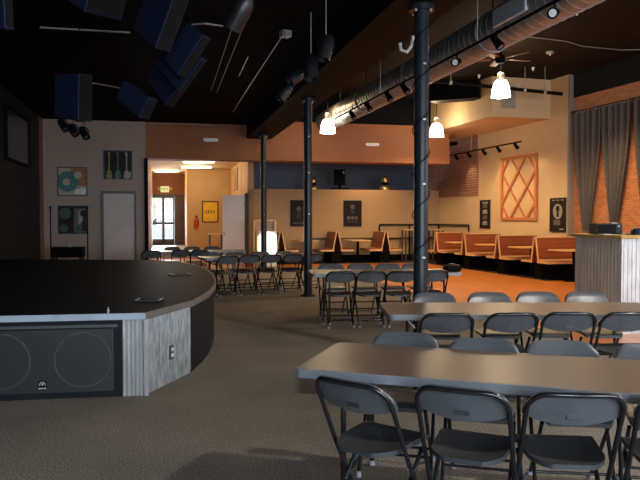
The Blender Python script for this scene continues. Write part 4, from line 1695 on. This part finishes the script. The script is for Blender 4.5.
MB().box(0.12, 0.16, -0.036, -0.03, 0.58, 0.64).build('indicator', M_white, mo)

# ================================================================== BEHIND THE STAGE
def mic_stand(px, pytop, Z, label):
    q = PX(px, Z)
    t = empty('microphone_stand', label, 'stand', (q.x, q.y, 0), 0)
    zt_ = P(px, pytop, Z).z
    MB().tube([(0, 0, 0.02), (0, 0, zt_)], 0.016, 8).build('pole', M_black, t, True)
    MB().lathe([(0, 0.0), (0.15, 0.0), (0.15, 0.02), (0.03, 0.035), (0, 0.035)], 18).build('base', M_black, t, True)
    MB().tube([(0, 0, zt_ - 0.02), (0, 0, zt_ + 0.04)], 0.03, 8).build('clip', M_black, t, True)


mic_stand(50.5, 208, 18.2, 'thin black microphone stand at the far left behind the stage')
mic_stand(87.5, 208, 17.3, 'thin black microphone stand in front of the dark green print')
q = PX(50, 17.0)
ks = empty('keyboard_case', 'low black keyboard case on legs under the dark green print', 'case', (q.x, q.y, 0), YAW * 0.5)
w = 30.5 * 17 / F
MB().box(0, w, 0, 0.4, 0.55, 0.80, 0.01).build('case_body', M_black, ks)
for xx in (0.03, w - 0.07):
    for yy in (0.03, 0.33):
        MB().box(xx, xx + 0.04, yy, yy + 0.04, 0, 0.55).build('leg', M_black, ks)
q2 = q + Vector((0.41, 0.2, 0.802))
lm = empty('small_clamp', 'tiny pale metal clamp on top of the black keyboard case', 'clamp', q2)
MB().lathe([(0, 0), (0.05, 0), (0.05, 0.02), (0.012, 0.03), (0.012, 0.13), (0, 0.13)], 10).build('clamp_body', M_rod, lm, True)


# ================================================================== HANGING SPEAKERS
def frame3(c, e1, e2, Z):
    k = Z / F
    a = Vector((e1[0] * k, e1[2] * k, -e1[1] * k))     # px right, depth, up
    b = Vector((e2[0] * k, e2[2] * k, -e2[1] * k))
    L1, L2 = a.length, b.length
    x = a.normalized()
    b = b - x * b.dot(x)
    y = b.normalized()
    return x, y, x.cross(y), L1, L2


def speaker(c, e1, e2, Z, th, label, group):
    x, y, z, L1, L2 = frame3(c, e1, e2, Z)
    view = (P(c[0], c[1], Z) - Vector((0, 0, H))).normalized()
    if z.dot(view) < 0:
        z = -z
    o3 = P(c[0], c[1], Z)
    t = empty('line_array_speaker', label, 'speaker', o3, 0, group)
    m = Matrix((x, y, z)).transposed().to_4x4()
    # wedge cabinet: narrower at the rear end
    c_ = MB()
    q0 = [(0, 0, 0), (L1, 0.04 * L2, 0), (L1, 0.96 * L2, 0), (0, L2, 0)]
    q1 = [(0, 0, th), (L1, 0.04 * L2, th), (L1, 0.96 * L2, th), (0, L2, th)]
    A = [c_.bm.verts.new(m @ Vector(p)) for p in q0]
    B = [c_.bm.verts.new(m @ Vector(p)) for p in q1]
    c_._f(A)
    c_._f(B)
    for i in range(4):
        c_._f([A[i], A[(i + 1) % 4], B[(i + 1) % 4], B[i]])
    bmesh.ops.bevel(c_.bm, geom=list(c_.bm.edges), offset=0.012, segments=2, affect='EDGES', profile=0.5)
    c_.build('cabinet', M_navy, t)
    g = MB()
    g.box(-0.012, 0.002, 0.02, L2 - 0.02, 0.02, th - 0.02, 0.0, m)
    g.build('grille', M_spkgrille, t)
    for yy in (0.0, L2 - 0.03):
        MB().box(0.1 * L1, 0.3 * L1, yy - 0.012, yy + 0.042, th * 0.3, th * 0.7, 0.0, m).build('rigging_plate', M_black, t)
    top = m @ Vector((L1 / 2, L2 / 2, th))
    MB().tube([top, Vector((top.x, top.y, CL - o3.z))], 0.008, 6).build('suspension_cable', M_black, t)
    return t


GA, GB = 'speakers of the near hanging array', 'other hanging speakers'
speaker((84, 12), (-22, -14, 14), (12, -34, -10), 7.4, 0.5, 'navy hanging speaker at the top left, leftmost of the near array', GA)
speaker((155, 48), (-32, -26, 35), (26, -55, -17), 7.4, 0.19, 'navy hanging speaker with largest visible face in the near array', GA)
speaker((177, 75), (-18, -18, 16), (27, -38, -10), 7.9, 0.14, 'navy hanging speaker just below the largest one in the near array', GA)
speaker((178, 92), (-30, -32, 22), (23, -34, -8), 8.2, 0.10, 'navy hanging speaker showing a thin pale edge, third down in the near array', GA)
speaker((165, 105), (-25, -30, 22), (17, -18, -8), 8.75, 0.14, 'navy hanging speaker fourth down in the near array', GA)
speaker((139, 118), (-30, -22, 22), (14, -16, -8), 8.5, 0.16, 'dark navy hanging speaker at the bottom of the near array', GA)
speaker((78, 121), (-32, -5, 22), (3, -46, -6), 9.0, 0.22, 'dark navy hanging speaker box alone above the framed prints', GB)
speaker((5, 29), (-30, -3, 16), (2, -50, -8), 6.2, 0.1, 'dark hanging speaker cut by the top left corner', GB)


# stage lights
def par_can(px, py, Z, d, label, s_=1.0, lens=None, group='black stage lamps'):
    p = P(px, py, Z)
    t = empty('stage_lamp', label, 'stage lamp', p, 0, group)
    m = Vector(d).normalized().to_track_quat('Z', 'Y').to_matrix().to_4x4() @ Matrix.Scale(s_, 4)
    MB().lathe([(0, -0.2), (0.06, -0.19), (0.1, -0.12), (0.105, 0.0), (0.105, 0.18), (0.095, 0.18), (0.09, 0.1), (0, 0.1)], 18, m).build('can', mat('satin_black_can', (0.008, 0.009, 0.011), 0.4), t, True)
    MB().lathe([(0, 0.102), (0.09, 0.102), (0.085, 0.12), (0, 0.13)], 18, m).build('lens', lens or M_lensd, t, True)
    yk = []
    for k in range(9):
        a = PI * k / 8
        yk.append((0.13 * s_ * math.cos(a), 0, 0.16 * s_ * math.sin(a)))
    MB().tube(yk, 0.01, 6).build('yoke', M_black, t)
    MB().tube([(0, 0, 0.16 * s_), (0, 0, CL - p.z)], 0.006, 6).build('hanger', M_rod if s_ in (0.85, 0.9) else M_black, t)


par_can(240, 13, 7.2, (-0.5, 0.3, -0.8), 'large black stage lamp hanging at top centre left', 1.0)
par_can(326, 48, 8.6, (-0.25, -0.2, -0.9), 'black stage lamp hanging under a thin rod, right of the cluster', 0.85)
par_can(311, 68, 9.2, (0.0, -0.2, -0.9), 'black stage lamp in the cluster left of the girder, middle one', 0.9)
par_can(297, 76, 9.4, (-0.6, -0.3, -0.5), 'black stage lamp with red lens in the cluster left of the girder', 0.75, M_red)
par_can(285, 92, 9.8, (-0.5, -0.2, -0.8), 'black stage lamp lowest in the cluster left of the girder', 0.75)
for px, py, lb in ((63, 125, 'left'), (73, 130, 'middle'), (84, 133, 'right')):
    par_can(px, py, 14.0, (0.5, -0.3, -0.7), f'small black stage lamp against the taupe wall, {lb} of three', 0.75, None, 'small stage lamps against the taupe wall')

# conduits and cables on the black ceiling
zc_ = CL - 0.03
lines = [
    ([(40, 27.5), (130, 32.5)], 'pale conduit across the ceiling, left of the largest hanging speaker', 0.014),
    ([(187, 25), (205, 23.5), (223, 26)], 'short pale conduit right of the largest hanging speaker', 0.012),
    ([(231, 31), (211, 91)], 'thin grey cable down the ceiling, left of a pair', 0.006),
    ([(246, 20), (217, 92)], 'thin grey cable down the ceiling, right of a pair', 0.006),
    ([(281, 38), (252, 82), (233, 112)], 'thin grey cable leading to the small square ceiling box', 0.007),
    ([(248, 57), (239, 76)], 'short thin rod on the black ceiling between two cables', 0.008),
    ([(82, 83), (96, 83.5), (120, 88)], 'pale conduit with a joint above the small lamps', 0.012),
    ([(150, 123.5), (190, 124), (215, 126)], 'pale conduit along the top of the brown header', 0.02),
]
for pts, lb, r_ in lines:
    w3 = [G(px, py, zc_) for px, py in pts]
    if 'header' in lb:
        w3 = [P(px, py, 19.6) for px, py in pts]
    tag(MB().tube(w3, r_, 6).build('ceiling_conduit' if 'conduit' in lb or 'rod' in lb else 'ceiling_cable', M_rod), lb, 'conduit' if 'conduit' in lb or 'rod' in lb else 'cable')
q = G(285.5, 33.5, zc_ - 0.02)
jb = empty('junction_box', 'small pale square box on the black ceiling by the stage lamps', 'electrical box', q, 0.5)
MB().box(-0.07, 0.07, -0.07, 0.07, -0.05, 0.04, 0.006).build('box_body', M_rod, jb)
MB().box(-0.06, 0.06, -0.06, 0.06, -0.056, -0.05).build('cover', M_white, jb)

# conduit loop by the nearest pillar
q = [P(px, py, 8.0) for px, py in ((413, 36), (412, 45), (407, 52), (401, 50), (400, 43))]
tag(MB().tube(q, 0.02, 8).build('conduit_loop', M_white, None, True), 'white curled cable beside the top of the nearest pillar', 'cable')

# ================================================================== OUTSIDE CAR
q = RM(0.3, 40.0, 0.12)
car = empty('parked_car', 'pale parked car seen through the glass entrance doors', 'car', q, YAW)
side = [(-2.1, 0.3), (-2.15, 0.75), (-1.95, 0.95), (-1.2, 1.02), (-0.7, 1.45), (0.9, 1.47), (1.5, 1.05), (2.0, 0.95), (2.15, 0.7), (2.1, 0.3)]
MB().plate(side, -0.85, 0.85).build('car_body', mat('white_car_paint', (0.8, 0.8, 0.8), 0.3, coat=0.5), car)
MB().plate([(-1.05, 1.02), (-0.62, 1.38), (0.82, 1.4), (1.3, 1.05)], -0.87, -0.851).build('side_window', M_lensd, car)
for xx in (-1.35, 1.35):
    MB().lathe([(0, -0.1), (0.33, -0.1), (0.33, 0.1), (0, 0.1)], 20, Matrix.Translation((xx, -0.78, 0.33)) @ Matrix.Rotation(PI / 2, 4, 'X')).build('wheel', M_black, car, True)

# ================================================================== LIGHT
DAY = (0.72, 0.86, 1.0)
for a, b in wins:  # daylight assumed through the unseen rear openings
    L = light('window_daylight', 'AREA', RM((a + b) / 2, VB - 0.25, 1.95), 420, DAY, (b - a, 2.9))
    aim(L, RM((a + b) / 2, VB + 10, 0.9))
# side daylight: area lights and added window frames on the unbroken brick, unseen
for k, s_w in enumerate((-9.5, -13.5)):
    wf = MB()
    wf.box(-1.5, 1.5, 0, 0.08, 0.8, 0.9).box(-1.5, 1.5, 0, 0.08, 3.5, 3.6).box(-1.5, -1.4, 0, 0.08, 0.9, 3.5).box(1.4, 1.5, 0, 0.08, 0.9, 3.5).box(-0.04, 0.04, 0, 0.08, 0.9, 3.5)
    struct(f'window_{k + 1}', wf, M_darkframe, loc=WR(s_w, -0.158), rotz=WA)
    L = light('window_daylight', 'AREA', WR(s_w, -0.1, 2.2), 170, DAY, (2.8, 2.6))
    aim(L, WR(s_w, 5, 1.2))
for u, v in ((5.0, 3.0), (5.0, 8.2)):  # added overhead fill for carpet and tables, no pendant built here
    light('pendant_light', 'SPOT', RM(u, v, 4.2), 590, (1.0, 0.92, 0.83), 0.16, (0, 0, 0), (2.8, 0.5))
# added unseen pendants of the row; the last is fill added by the curtains
for u, v in ((7.6, 8.6), (7.6, 3.0), (8.6, 13.0)):
    q = RM(u, v, 4.2)
    light('pendant_light', 'SPOT', q, PW * 0.8, WARM, 0.16, (0, 0, 0), (2.75, 0.5))
light('pendant_light', 'SPOT', RM(7.0, 22.3, 3.3), 110, WARM, 0.16, (0, 0, 0), (2.75, 0.5))  # hidden warm lamp behind the header, no fixture built
# booth track lamps
for px in (456, 483.5, 515.5):
    A, B = ta, tb
    t_ = (px - 320) / F
    s_ = (t_ * A.y - A.x) / ((B.x - A.x) - t_ * (B.y - A.y))
    p = A.lerp(B, s_)
    L = light('track_lamp', 'SPOT', p - Vector((-0.05, 0, 0.28)), 15, WARM, 0.05, None, (1.6, 0.6))
    aim(L, p + Vector((1.0, -0.3, -1.6)))
# area light added outside the entrance doors to brighten the stand
L = light('door_daylight', 'AREA', RM((ua + uc) / 2, vd + 0.3, 1.5), 300, (0.95, 0.97, 1.0), (1.4, 2.2))
aim(L, RM(0.4, 20, 0.6))

# narrow spot added in a rear opening to brighten the white stand
L = light('sun_shaft', 'SPOT', RM(3.8, VB - 0.1, 3.1), 42000, (1.0, 0.95, 0.86), 0.02, None, (0.031, 0.2))
aim(L, hs.matrix_basis @ Vector((0.04, 0, 0.72)))
w = bpy.data.worlds.new('world')
sc.world = w
w.use_nodes = True
bg = w.node_tree.nodes['Background']
bg.inputs['Color'].default_value = (0.86, 0.93, 1.0, 1)
bg.inputs['Strength'].default_value = 2.3

# ================================================================== CAMERA
cam = bpy.data.cameras.new('camera')
cam.sensor_width = 36
cam.lens = 36 * F / 640
cam.clip_start = 0.05
cam.clip_end = 200
co = bpy.data.objects.new('camera', cam)
COL.objects.link(co)
co.location = (0, 0, H)
co.rotation_euler = (PI / 2 - PITCH, 0, 0)
sc.camera = co

vs_ = sc.view_settings
vs_.view_transform = 'Standard'
vs_.look = 'None'
vs_.gamma = 1
vs_.use_curve_mapping = False
vs_.exposure = 0.0
